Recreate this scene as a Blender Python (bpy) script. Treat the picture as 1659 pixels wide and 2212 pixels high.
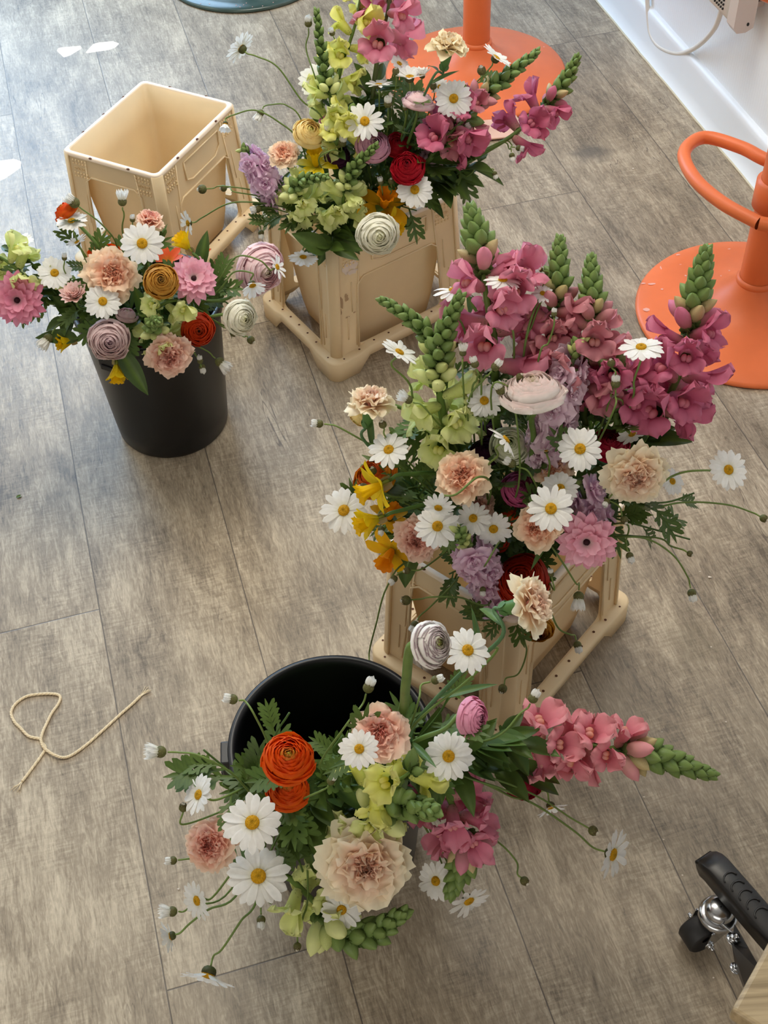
import bpy, bmesh, math, random
from mathutils import Vector, Matrix, Quaternion, noise
PI = math.pi
S = bpy.context.scene
COL = S.collection
for o in list(bpy.data.objects): bpy.data.objects.remove(o)

# ------------------------------------------------------------------ camera
FPX, PITCH, ROLL, CAMH = 2732.47, 0.854483, -0.050075, 1.65
cp, sp, cr, sr = math.cos(PITCH), math.sin(PITCH), math.cos(ROLL), math.sin(ROLL)
FWD = Vector((0, cp, -sp)); _u = Vector((0, sp, cp)); _r = Vector((1, 0, 0))
RGT = _r*cr + _u*sr; UPV = _u*cr - _r*sr
CAM = Vector((0, 0, CAMH))
cd = bpy.data.cameras.new('camera'); cam = bpy.data.objects.new('camera', cd); COL.objects.link(cam)
cd.sensor_fit = 'VERTICAL'; cd.sensor_height = 24.0; cd.lens = FPX/2212*24.0; cd.clip_start = .02; cd.clip_end = 60
cam.matrix_world = Matrix(((RGT.x, UPV.x, -FWD.x, 0), (RGT.y, UPV.y, -FWD.y, 0), (RGT.z, UPV.z, -FWD.z, CAMH), (0, 0, 0, 1)))
S.camera = cam

# ------------------------------------------------------------------ light
S.view_settings.view_transform = 'Standard'; S.view_settings.look = 'None'
S.view_settings.exposure = 0.13; S.view_settings.gamma = 1.0; S.view_settings.use_curve_mapping = False
w = bpy.data.worlds.new('world'); S.world = w; w.use_nodes = True
w.node_tree.nodes['Background'].inputs[0].default_value = (1.0, .90, .78, 1)
w.node_tree.nodes['Background'].inputs[1].default_value = 0.20
def area(name, loc, target, sx, sy, power, color):
    l = bpy.data.lights.new(name, 'AREA'); l.shape = 'RECTANGLE'; l.size = sx; l.size_y = sy; l.energy = power; l.color = color
    o = bpy.data.objects.new(name, l); COL.objects.link(o); o.location = loc
    o.rotation_euler = (Vector(target)-Vector(loc)).to_track_quat('-Z', 'Y').to_euler(); return o
area('window_daylight', (-1.45, 4.55, 1.55), (-.75, 0, .6), 1.7, 1.8, 96, (.46, .70, 1.0))
area('side_window_daylight', (-2.3, 2.5, 1.85), (.9, 1.7, .1), 2.2, 1.5, 17, (1.0, .90, .74))
area('front_fill', (-1.0, -1.5, 1.45), (-.1, 2.3, .55), 2.2, 1.2, 19, (1.0, .95, .86))  # added fill behind the camera, brightens crate faces and flowers turned towards it
area('overhead_fill', (.05, 2.0, 2.62), (.45, 1.55, 0), 1.3, 1.2, 42, (1.0, .93, .80))  # added fill overhead, lifts the middle of the floor and the bouquets
SUN_DIR = Vector((.22, -.80, -.56)).normalized()
l = bpy.data.lights.new('sun', 'SUN'); l.energy = 9.0; l.angle = .002; l.color = (1, .96, .9)
so = bpy.data.objects.new('sun', l); COL.objects.link(so); so.location = (-1.5, 6, 4); so.rotation_euler = SUN_DIR.to_track_quat('-Z', 'Y').to_euler()

# ------------------------------------------------------------------ pixel <-> place
def ray(px, py): return (FWD*FPX + RGT*(px-829.5) - UPV*(py-1106.0)).normalized()
def at_z(px, py, z=0.0):
    d = ray(px, py); return CAM + d*((z-CAMH)/d.z)
YAW = -0.244242
D_ = Vector((math.sin(YAW), math.cos(YAW), 0)); E_ = Vector((math.cos(YAW), -math.sin(YAW), 0))   # along / across the planks
def at_wall(px, py, off=0.0):
    d = ray(px, py); return CAM + d*((1.403-off)/d.dot(E_))

# ------------------------------------------------------------------ helpers
def lin(c):
    return tuple(((x/255)/12.92 if x/255 <= .04045 else ((x/255+.055)/1.055)**2.4) for x in c[:3])
def mix(a, b, t): t = max(0, min(1, t)); return tuple(a[i]+(b[i]-a[i])*t for i in range(3))
def sm(a, b, x):
    t = max(0, min(1, (x-a)/(b-a))) if b != a else float(x > a); return t*t*(3-2*t)
class G:
    def __init__(s): s.v = []; s.f = []; s.c = []
    def add(s, p, c=(.5, .5, .5)): s.v.append(tuple(p)); s.c.append(c); return len(s.v)-1
    def grid(s, P, Cc, wrap=False):
        n, m = len(P), len(P[0]); b = len(s.v)
        for i in range(n):
            for j in range(m): s.add(P[i][j], Cc[i][j] if Cc else (.5, .5, .5))
        for i in range(n-1):
            for j in range(m if wrap else m-1):
                k = (j+1) % m; s.f.append((b+i*m+j, b+i*m+k, b+(i+1)*m+k, b+(i+1)*m+j))
    def tube(s, pts, rad, col, sides=6, cap=True):
        n = len(pts); pts = [Vector(p) for p in pts]
        if not callable(rad): r0 = rad; rad = lambda t: r0
        if not callable(col): c0 = col; col = lambda t: c0
        T = [(pts[min(i+1, n-1)]-pts[max(i-1, 0)]).normalized() for i in range(n)]
        a = T[0].orthogonal().normalized(); P = []; CC = []
        for i in range(n):
            a = (a - T[i]*a.dot(T[i])).normalized(); b = T[i].cross(a); t = i/(n-1); r = rad(t); c = col(t)
            P.append([pts[i]+a*(r*math.cos(2*PI*k/sides))+b*(r*math.sin(2*PI*k/sides)) for k in range(sides)]); CC.append([c]*sides)
        b0 = len(s.v); s.grid(P, CC, True)
        if cap:
            s.f.append(tuple(b0+k for k in range(sides))[::-1]); s.f.append(tuple(b0+(n-1)*sides+k for k in range(sides)))
    def lathe(s, prof, n=24, col=(.5, .5, .5), M=None, cap0=False, cap1=False):
        P = []; CC = []
        for i, (r, z) in enumerate(prof):
            row = [Vector((r*math.cos(2*PI*k/n), r*math.sin(2*PI*k/n), z)) for k in range(n)]
            if M: row = [M @ q for q in row]
            c = col(i/(len(prof)-1)) if callable(col) else col
            P.append(row); CC.append([c]*n)
        b0 = len(s.v); s.grid(P, CC, True)
        if cap0: s.f.append(tuple(b0+k for k in range(n))[::-1])
        if cap1: s.f.append(tuple(b0+(len(prof)-1)*n+k for k in range(n)))
    def ball(s, c, rx, ry, rz, col, n=8, m=6, M=None, bump=0, rng=None):
        P = []; CC = []
        for i in range(m+1):
            th = PI*i/m; row = []; cc = []
            for k in range(n):
                ph = 2*PI*k/n; f = 1+(rng.uniform(-bump, bump) if bump else 0)
                q = Vector((rx*f*math.sin(th)*math.cos(ph), ry*f*math.sin(th)*math.sin(ph), -rz*math.cos(th)))
                if M: q = M @ q
                row.append(q+Vector(c)); cc.append(col(i/m) if callable(col) else col)
            P.append(row); CC.append(cc)
        s.grid(P, CC, True)
    def box(s, x0, x1, y0, y1, z0, z1, col=(.5, .5, .5), M=None):
        b = len(s.v)
        for z in (z0, z1):
            for x, y in ((x0, y0), (x1, y0), (x1, y1), (x0, y1)):
                q = Vector((x, y, z)); s.add(M @ q if M else q, col)
        for f in ((3, 2, 1, 0), (4, 5, 6, 7), (0, 1, 5, 4), (1, 2, 6, 5), (2, 3, 7, 6), (3, 0, 4, 7)): s.f.append(tuple(b+i for i in f))
    def mesh(s, name, smooth=True):
        me = bpy.data.meshes.new(name); me.from_pydata(s.v, [], s.f)
        ca = me.color_attributes.new('col', 'FLOAT_COLOR', 'POINT')
        buf = []
        for c in s.c: buf += [c[0], c[1], c[2], 1.0]
        ca.data.foreach_set('color', buf)
        if smooth: me.polygons.foreach_set('use_smooth', [True]*len(me.polygons))
        me.update()
        if smooth == 'sharp': me.set_sharp_from_angle(angle=.9)
        return me
def link(name, me, m=None, parent=None, bevel=0, solid=0, offset=-1):
    o = bpy.data.objects.new(name, me); COL.objects.link(o)
    if m is not None and not me.materials: me.materials.append(m)
    if parent: o.parent = parent
    if solid: q = o.modifiers.new('thickness', 'SOLIDIFY'); q.thickness = solid; q.offset = offset
    if bevel: q = o.modifiers.new('bevel', 'BEVEL'); q.width = bevel; q.segments = 3; q.limit_method = 'ANGLE'; q.angle_limit = .6
    return o
def obj(name, g, m, parent=None, smooth=True, **k): return link(name, g.mesh(name, smooth), m, parent, **k)
def tag(o, label, cat, group=None, kind=None):
    o['label'] = label; o['category'] = cat
    if group: o['group'] = group
    if kind: o['kind'] = kind
    return o
def struct(o): o['kind'] = 'structure'; return o
def empty(name, loc, rz=0):
    o = bpy.data.objects.new(name, None); COL.objects.link(o); o.empty_display_size = .02
    o.location = loc; o.rotation_euler = (0, 0, rz); return o

# ------------------------------------------------------------------ materials
def nt(name):
    m = bpy.data.materials.new(name); m.use_nodes = True; t = m.node_tree; b = t.nodes['Principled BSDF']; return m, t, b
def N(t, kind, **k):
    n = t.nodes.new(kind)
    for a, v in k.items(): setattr(n, a, v)
    return n
def setc(s, c): s.default_value = (c[0], c[1], c[2], 1)
def plain(name, rgb, rough=.5, metal=0, spec=.5, bump=0, bscale=200, var=0, vscale=20, transl=0, coat=0):
    m, t, b = nt(name); c = lin(rgb); setc(b.inputs['Base Color'], c)
    b.inputs['Roughness'].default_value = rough; b.inputs['Metallic'].default_value = metal; b.inputs['Specular IOR Level'].default_value = spec
    b.inputs['Coat Weight'].default_value = coat
    tc = N(t, 'ShaderNodeTexCoord')
    cs = None
    if var:
        n = N(t, 'ShaderNodeTexNoise'); n.inputs['Scale'].default_value = vscale; n.inputs['Detail'].default_value = 6; t.links.new(tc.outputs['Object'], n.inputs['Vector'])
        r = N(t, 'ShaderNodeValToRGB'); r.color_ramp.elements[0].position = .35; r.color_ramp.elements[1].position = .65
        r.color_ramp.elements[0].color = (*[x*(1-var) for x in c], 1); r.color_ramp.elements[1].color = (*[min(1, x*(1+var*.5)) for x in c], 1)
        t.links.new(n.outputs[0], r.inputs[0]); t.links.new(r.outputs[0], b.inputs['Base Color']); cs = r.outputs[0]
    if bump:
        n = N(t, 'ShaderNodeTexNoise'); n.inputs['Scale'].default_value = bscale; n.inputs['Detail'].default_value = 3; t.links.new(tc.outputs['Object'], n.inputs['Vector'])
        q = N(t, 'ShaderNodeBump'); q.inputs['Strength'].default_value = bump; q.inputs['Distance'].default_value = .001
        t.links.new(n.outputs[0], q.inputs['Height']); t.links.new(q.outputs[0], b.inputs['Normal'])
    if transl:
        tr = N(t, 'ShaderNodeBsdfTranslucent'); setc(tr.inputs[0], c); mx = N(t, 'ShaderNodeMixShader'); mx.inputs[0].default_value = transl
        if cs: t.links.new(cs, tr.inputs[0])
        t.links.new(b.outputs[0], mx.inputs[1]); t.links.new(tr.outputs[0], mx.inputs[2]); t.links.new(mx.outputs[0], t.nodes['Material Output'].inputs[0])
    return m
def attrmat(name, rough, transl, spec=.3, var=.12, vscale=90, bump=0, bscale=300, streak=False):
    m, t, b = nt(name); a = N(t, 'ShaderNodeAttribute', attribute_name='col'); tc = N(t, 'ShaderNodeTexCoord')
    n = N(t, 'ShaderNodeTexNoise'); n.inputs['Scale'].default_value = vscale; n.inputs['Detail'].default_value = 4; t.links.new(tc.outputs['Object'], n.inputs['Vector'])
    mr = N(t, 'ShaderNodeMapRange'); mr.inputs[1].default_value = .3; mr.inputs[2].default_value = .7; mr.inputs[3].default_value = 1-var; mr.inputs[4].default_value = 1+var*.6
    t.links.new(n.outputs[0], mr.inputs[0])
    mu = N(t, 'ShaderNodeVectorMath', operation='SCALE'); t.links.new(a.outputs['Color'], mu.inputs[0]); t.links.new(mr.outputs[0], mu.inputs[3])
    t.links.new(mu.outputs[0], b.inputs['Base Color']); b.inputs['Roughness'].default_value = rough; b.inputs['Specular IOR Level'].default_value = spec
    if bump:
        n2 = N(t, 'ShaderNodeTexNoise'); n2.inputs['Scale'].default_value = bscale; t.links.new(tc.outputs['Object'], n2.inputs['Vector'])
        q = N(t, 'ShaderNodeBump'); q.inputs['Strength'].default_value = bump; q.inputs['Distance'].default_value = .002
        t.links.new(n2.outputs[0], q.inputs['Height']); t.links.new(q.outputs[0], b.inputs['Normal'])
    if transl:
        tr = N(t, 'ShaderNodeBsdfTranslucent'); t.links.new(mu.outputs[0], tr.inputs[0]); mx = N(t, 'ShaderNodeMixShader'); mx.inputs[0].default_value = transl
        t.links.new(b.outputs[0], mx.inputs[1]); t.links.new(tr.outputs[0], mx.inputs[2]); t.links.new(mx.outputs[0], t.nodes['Material Output'].inputs[0])
    return m
M_petal = attrmat('petal', .55, .30, .25, .05, 6)
M_green = attrmat('green_tissue', .45, .16, .35, .14, 60)
M_disc = attrmat('flower_disc', .7, 0, .2, .25, 18, .9, 14)
M_calyx = attrmat('calyx', .6, .05, .3, .3, 12)
M_cream = plain('cream_plastic', (252, 230, 190), .42, spec=.4, var=.06, vscale=9, transl=.28)
M_rim = plain('cream_plastic_worn_edge', (246, 226, 205), .5, var=.05, vscale=30)
M_emb = plain('cream_plastic_relief', (240, 212, 166), .5)
M_hole = plain('dark_hole', (92, 52, 28), .8)
M_black = plain('black_plastic', (14, 14, 17), .36, spec=.45, var=.25, vscale=14)
M_orange = plain('orange_enamel', (236, 120, 66), .42, spec=.4, bump=.15, bscale=900, var=.07, vscale=12)
M_chip = plain('chipped_paint', (240, 176, 160), .7)
M_greenbase = plain('grey_green_enamel', (58, 78, 72), .2, spec=.6, var=.2, vscale=14)
M_white = plain('white_paint', (240, 241, 243), .5)
M_heater = plain('white_enamel', (232, 226, 220), .35)
M_heater2 = plain('grey_white_end_cap', (205, 194, 186), .4)
M_dark = plain('dark_recess', (30, 30, 30), .8)
M_cable = plain('white_cable', (228, 224, 216), .45)
M_twine = plain('jute_twine', (240, 220, 184), .9, bump=1, bscale=900)
M_chrome = plain('zinc_plated_steel', (190, 192, 195), .22, metal=1)
M_rubber = plain('black_rubber', (34, 33, 34), .55, var=.4, vscale=60)
M_steel = plain('black_powder_coat', (28, 26, 26), .35, spec=.5)
M_crumb = plain('plaster_crumb', (226, 214, 200), .9)
M_dirt = plain('brown_smudge', (176, 146, 112), .8)
M_label = plain('torn_label_residue', (226, 208, 194), .85)

# ------------------------------------------------------------------ floor
def floor():
    m, t, b = nt('grey_oak_vinyl_plank'); uv = N(t, 'ShaderNodeUVMap', uv_map='plank'); a = N(t, 'ShaderNodeAttribute', attribute_name='col')
    L = t.links.new
    sep = N(t, 'ShaderNodeSeparateColor'); L(a.outputs['Color'], sep.inputs[0])
    off = N(t, 'ShaderNodeCombineXYZ'); 
    k = N(t, 'ShaderNodeMath', operation='MULTIPLY'); L(sep.outputs[1], k.inputs[0]); k.inputs[1].default_value = 37.0; L(k.outputs[0], off.inputs[0]); L(k.outputs[0], off.inputs[1])
    ad = N(t, 'ShaderNodeVectorMath', operation='ADD'); L(uv.outputs[0], ad.inputs[0]); L(off.outputs[0], ad.inputs[1])
    def noise_(sx, sy, scale, detail, dist=0):
        mp = N(t, 'ShaderNodeMapping'); mp.inputs['Scale'].default_value = (sx, sy, 1); L(ad.outputs[0], mp.inputs[0])
        n = N(t, 'ShaderNodeTexNoise'); n.inputs['Scale'].default_value = scale; n.inputs['Detail'].default_value = detail; n.inputs['Distortion'].default_value = dist; n.inputs['Roughness'].default_value = .65; L(mp.outputs[0], n.inputs['Vector']); return n.outputs[0]
    def mr(x, a0, a1, b0, b1):
        q = N(t, 'ShaderNodeMapRange'); L(x, q.inputs[0]); q.inputs[1].default_value = a0; q.inputs[2].default_value = a1; q.inputs[3].default_value = b0; q.inputs[4].default_value = b1; return q.outputs[0]
    def mm(op, x, y):
        q = N(t, 'ShaderNodeMath', operation=op)
        L(x, q.inputs[0])
        if isinstance(y, (int, float)): q.inputs[1].default_value = y
        else: L(y, q.inputs[1])
        return q.outputs[0]
    cloud = noise_(1, .5, 7, 6, .8); grain = noise_(1, .17, 170, 4, 1.5); weave = noise_(.13, 1, 230, 3, .6); fine = noise_(1, .2, 420, 3)
    v = mm('ADD', mr(cloud, .3, .7, -.22, .22), mr(grain, .3, .7, -.20, .20))
    v = mm('ADD', v, mm('MULTIPLY', mr(weave, .3, .7, -.16, .16), mr(noise_(1, .6, 9, 2), .4, .65, .1, 1)))
    v = mm('ADD', v, mr(noise_(1, .06, 60, 3, .8), .3, .7, -.10, .10)); v = mm('ADD', v, mr(fine, .3, .7, -.07, .07))
    v = mm('ADD', v, mr(sep.outputs[0], 0, 1, -.06, .06))
    # cathedral grain
    mp = N(t, 'ShaderNodeMapping'); mp.inputs['Scale'].default_value = (1, .16, 1); L(ad.outputs[0], mp.inputs[0])
    wv = N(t, 'ShaderNodeTexWave', wave_type='RINGS'); wv.inputs['Scale'].default_value = 9; wv.inputs['Distortion'].default_value = 9; wv.inputs['Detail'].default_value = 3; wv.inputs['Detail Scale'].default_value = 2.0; L(mp.outputs[0], wv.inputs['Vector'])
    v = mm('ADD', v, mr(wv.outputs[1], 0, 1, -.06, .04))
    v = mm('ADD', v, .5)
    r = N(t, 'ShaderNodeValToRGB'); e = r.color_ramp.elements
    e[0].position = .1; e[0].color = (*lin((98, 86, 71)), 1); e[1].position = .9; e[1].color = (*lin((202, 187, 163)), 1)
    x = e.new(.5); x.color = (*lin((155, 140, 119)), 1)
    L(v, r.inputs[0])
    # long drying cracks printed in the pattern
    cr_ = noise_(1, .10, 11, 4, .5)
    d1 = mm('ABSOLUTE', mm('SUBTRACT', cr_, .5), 0); msk = mr(d1, .0012, .004, 1, 0)
    gate = mr(noise_(1, 1, 3.1, 2), .53, .60, 0, .75); msk = mm('MULTIPLY', msk, gate)
    mx = N(t, 'ShaderNodeMix', data_type='RGBA'); L(msk, mx.inputs[0]); L(r.outputs[0], mx.inputs[6]); setc(mx.inputs[7], lin((84, 72, 62)))
    # seams
    su = N(t, 'ShaderNodeSeparateXYZ'); L(uv.outputs[0], su.inputs[0])
    w_ = .2345
    fu = mm('MULTIPLY', mm('ABSOLUTE', mm('SUBTRACT', sep.outputs[2], .5), 0), 1)   # blue channel: 0..1 across, handled by geometry below
    ex = N(t, 'ShaderNodeUVMap', uv_map='edge'); se = N(t, 'ShaderNodeSeparateXYZ'); L(ex.outputs[0], se.inputs[0])
    ea = mm('MINIMUM', se.outputs[0], mm('SUBTRACT', mm('MULTIPLY', se.outputs[0], -1.0), -w_))
    eb = mm('MINIMUM', se.outputs[1], mm('SUBTRACT', mm('MULTIPLY', se.outputs[1], -1.0), -1.563))
    en = mm('MINIMUM', ea, eb); seam = mr(en, .0004, .0014, .85, 0)
    m2 = N(t, 'ShaderNodeMix', data_type='RGBA'); L(seam, m2.inputs[0]); L(mx.outputs[2], m2.inputs[6]); setc(m2.inputs[7], lin((70, 62, 56)))
    # two greasy stains with a shape of their own
    tc = N(t, 'ShaderNodeTexCoord'); col = m2.outputs[2]
    for (x0, y0, rx, ry, s, dark) in ((.513, 2.49, .055, .045, .75, (92, 86, 78)), (.475, 1.13, .055, .07, .35, (104, 92, 66))):
        sb = N(t, 'ShaderNodeVectorMath', operation='SUBTRACT'); L(tc.outputs['Object'], sb.inputs[0]); sb.inputs[1].default_value = (x0, y0, 0)
        dv = N(t, 'ShaderNodeVectorMath', operation='DIVIDE'); L(sb.outputs[0], dv.inputs[0]); dv.inputs[1].default_value = (rx, ry, 1)
        ln = N(t, 'ShaderNodeVectorMath', operation='LENGTH'); L(dv.outputs[0], ln.inputs[0])
        nn = N(t, 'ShaderNodeTexNoise'); nn.inputs['Scale'].default_value = 30; L(tc.outputs['Object'], nn.inputs['Vector'])
        q = mm('ADD', ln.outputs['Value'], mr(nn.outputs[0], .3, .7, -.3, .3)); q = mr(q, .3, 1.0, s, 0)
        m3 = N(t, 'ShaderNodeMix', data_type='RGBA'); L(q, m3.inputs[0]); L(col, m3.inputs[6]); setc(m3.inputs[7], lin(dark)); col = m3.outputs[2]
    L(col, b.inputs['Base Color'])
    b.inputs['Specular IOR Level'].default_value = .5
    L(mr(fine, .3, .7, .34, .5), b.inputs['Roughness'])
    bp = N(t, 'ShaderNodeBump'); bp.inputs['Strength'].default_value = .2; bp.inputs['Distance'].default_value = .0008
    hgt = mm('SUBTRACT', mm('ADD', mm('MULTIPLY', grain, .6), mm('MULTIPLY', weave, .5)), mm('MULTIPLY', seam, 2.0))
    L(hgt, bp.inputs['Height']); L(bp.outputs[0], b.inputs['Normal'])
    g = G(); U1 = []; U2 = []; rg = random.Random(5); LEN = 1.563
    ends = {-2: 1.334, -1: .6835, 1: .987, 3: 2.162, 5: 2.775, 0: 1.95, 2: .2, 4: 1.2, -3: .4}
    for i in range(-12, 6):
        e0 = .0795+.2345*i
        e1 = e0+.2345 if i < 5 else 1.42
        s0 = ends.get(i, rg.uniform(0, LEN))
        y = s0-LEN*3
        while y < 6:
            c = (rg.random(), rg.random(), 0); ids = []
            q = [(e0, y), (e1, y), (e1, y+LEN), (e0, y+LEN)]
            for (a_, b_) in q: p = E_*a_+D_*b_; ids.append(g.add((p.x, p.y, 0), c))
            g.f.append(tuple(ids)); U1 += [(a_, b_) for a_, b_ in q]; U2 += [(0, 0), (e1-e0, 0), (e1-e0, LEN), (0, LEN)]; y += LEN
    me = g.mesh('floor', False)
    for nm, U in (('plank', U1), ('edge', U2)):
        u = me.uv_layers.new(name=nm)
        for i, q in enumerate(U): u.data[i].uv = q
    struct(link('floor', me, m))
floor()

# ------------------------------------------------------------------ walls
def wallmat(name, rgb, pat=0):
    m, t, b = nt(name); setc(b.inputs['Base Color'], lin(rgb)); b.inputs['Roughness'].default_value = .6
    tc = N(t, 'ShaderNodeTexCoord'); v = N(t, 'ShaderNodeTexVoronoi'); v.inputs['Scale'].default_value = 110; v.inputs['Randomness'].default_value = .25
    t.links.new(tc.outputs['Object'], v.inputs['Vector']); bp = N(t, 'ShaderNodeBump'); bp.inputs['Strength'].default_value = pat; bp.inputs['Distance'].default_value = .0015
    t.links.new(v.outputs[0], bp.inputs['Height']); t.links.new(bp.outputs[0], b.inputs['Normal']); return m
M_wall = wallmat('white_textured_wallpaper', (243, 248, 252), .35); M_wallp = wallmat('off_white_wall', (205, 200, 192), .05)
M_skirt = plain('white_gloss_paint', (238, 243, 248), .35, bump=.3, bscale=60)
def along(s, e, z): p = E_*e+D_*s; return Vector((p.x, p.y, z))
def slab(name, pts, m, thick=.02):
    g = G(); ids = [g.add(p) for p in pts]; g.f.append(tuple(ids)); return struct(obj(name, g, m, None, False, solid=thick, offset=0))
slab('wall_right', [along(-1.2, 1.413, 0), along(4.6, 1.413, 0), along(4.6, 1.413, 2.7), along(-1.2, 1.413, 2.7)], M_wall)
g = G()
prof = [(1.403, .109), (1.395, .107), (1.3905, .100), (1.3895, .090), (1.3895, .03), (1.386, .012), (1.378, .001)]
g.grid([[along(s, e, z) for e, z in prof] for s in [-1.2+.29*k for k in range(21)]], None)
struct(obj('baseboard_right', g, M_skirt, None, True))
g = G(); rg = random.Random(3)
g.tube([along(-1.2+.05*k, 1.3765+rg.uniform(-.0008, .0008), .0015) for k in range(116)], .0022, (1, 1, 1), 6)
struct(obj('trim_1', g, plain('yellowed_sealant', (214, 204, 176), .6), None))
slab('wall_left', [(-2.45, -1, 0), (-2.45, 4.75, 0), (-2.45, 4.75, 2.7), (-2.45, -1, 2.7)], M_wallp)
slab('ceiling', [(-2.45, .2, 2.7), (1.9, .2, 2.7), (1.9, 4.75, 2.7), (-2.45, 4.75, 2.7)], M_wallp)
# unseen back wall, its gaps cut to shape slivers of sun on the floor
def backwall():
    Y = 4.72
    patches = [[(124, 109), (128, 104), (173, 100), (175, 104), (152, 118), (138, 123)],
               [(202, 96), (212, 93), (243, 90), (256, 94), (248, 102), (234, 107), (186, 114)],
               [(-60, 356), (0, 349), (30, 345), (45, 350), (42, 362), (10, 384), (-60, 415)]]
    bm = bmesh.new(); edges = []
    def loop(pts):
        vs = [bm.verts.new(p) for p in pts]
        for i in range(len(vs)): edges.append(bm.edges.new((vs[i], vs[(i+1) % len(vs)])))
    loop([(-2.45, Y, 0), (1.0, Y, 0), (1.0, Y, 2.7), (-2.45, Y, 2.7)])
    for P in patches:
        q = []
        for px, py in P:
            f = at_z(px, py, 0); k = (f.y-Y)/SUN_DIR.y; q.append(f-SUN_DIR*k)
        loop(q)
    bmesh.ops.triangle_fill(bm, use_beauty=True, use_dissolve=False, edges=edges)
    me = bpy.data.meshes.new('wall_back'); bm.to_mesh(me); bm.free(); struct(link('wall_back', me, M_wallp))
backwall()

# ------------------------------------------------------------------ heater on the wall with its cable
def heater():
    c_ = at_wall(1583, 72, .079); bot = c_.z; s0 = c_.dot(D_); e1 = 1.403; eb = e1-.034
    r = empty('wall_heater', along(s0+.4, e1, bot)); R = Matrix.Rotation(-YAW, 4, 'Z') @ Matrix.Identity(4)
    base = r.location.copy()
    def P(s, e, z): return along(s, e, z)-base
    g = G()                                           # body: front sheet with rolled lower edge
    W = .8; prof = [(eb, .0), (e1-.055, .0), (e1-.068, .004), (e1-.074, .014), (e1-.074, .40), (e1-.066, .415), (eb, .42)]
    g.grid([[P(s, e, bot+z) for e, z in prof] for s in (s0+.03, s0+.2, s0+.5, s0+W)], None); obj('front_cover', g, M_heater, r, solid=.002)
    pr = [(eb, .004), (e1-.05, -.004), (e1-.07, -.003), (e1-.079, .01), (e1-.079, .41), (e1-.068, .424), (eb, .426)]
    for sa, sb in ((s0, s0+.032), (s0+W, s0+W+.03)):
        g = G(); g.grid([[P(sa, e, bot+z) for e, z in pr], [P(sb, e, bot+z) for e, z in pr]], None)
        for s in (sa, sb):
            ids = [g.add(P(s, e, bot+z)) for e, z in pr]; g.f.append(tuple(ids))
        obj('end_cap', g, M_heater2, r, False)
    g = G()
    for i in range(7):
        for j in range(14):
            c = P(s0+.062+j*.009, e1-.0755, bot+.022+i*.009); g.ball(c, .0026, .0026, .0026, (0, 0, 0), 6, 4)
    obj('grille_hole', g, M_dark, r)['kind'] = 'stuff'
    g = G()
    for i in range(6): g.box(-.0015, .0015, -.001, .001, -.012, .012, M=Matrix.Translation(P(s0+.029, e1-.030+i*.005, bot+.055)) @ R)
    obj('vent_slot', g, M_dark, r, False)['kind'] = 'stuff'
    g = G(); g.ball(P(s0-.0005, e1-.048, bot+.014), .003, .0015, .004, (0, 0, 0)); obj('screw_recess', g, M_dark, r)
    g = G(); g.box(-.034, .0, .0, .03, .0, .3, M=Matrix.Translation(P(s0+.03, e1-.001, bot+.030)) @ R); obj('wall_bracket', g, M_heater2, r, False)
    tag(r, 'white electric panel heater hung low on the white wall', 'heater')
    pts = []
    for px, py, o in ((1560, 16, .055), (1552, 42, .05), (1543, 62, .045), (1525, 84, .03), (1500, 104, .015), (1472, 115, .01), (1445, 111, .01), (1420, 96, .01), (1405, 70, .01), (1400, 30, .01), (1397, -20, .01), (1394, -90, .01)):
        pts.append(at_wall(px, py, o))
    pts = spline([p-pts[0] for p in pts], 6) ; p0 = at_wall(1560, 16, .055)
    g = G(); g.tube(pts, .0056, (1, 1, 1), 10); c = obj('power_cable', g, M_cable); c.location = p0
    tag(c, 'white cable looping down from the wall heater in front of the skirting', 'cable')
def spline(P, n=5):
    P = [Vector(p) for p in P]; Q = [P[0]*2-P[1]]+P+[P[-1]*2-P[-2]]; out = []
    for i in range(1, len(Q)-2):
        a, b, c, d = Q[i-1:i+3]
        for k in range(n):
            t = k/n; out.append(.5*((2*b)+(c-a)*t+(2*a-5*b+4*c-d)*t*t+(3*b-a-3*c+d)*t**3))
    out.append(P[-1]); return out
heater()

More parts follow.
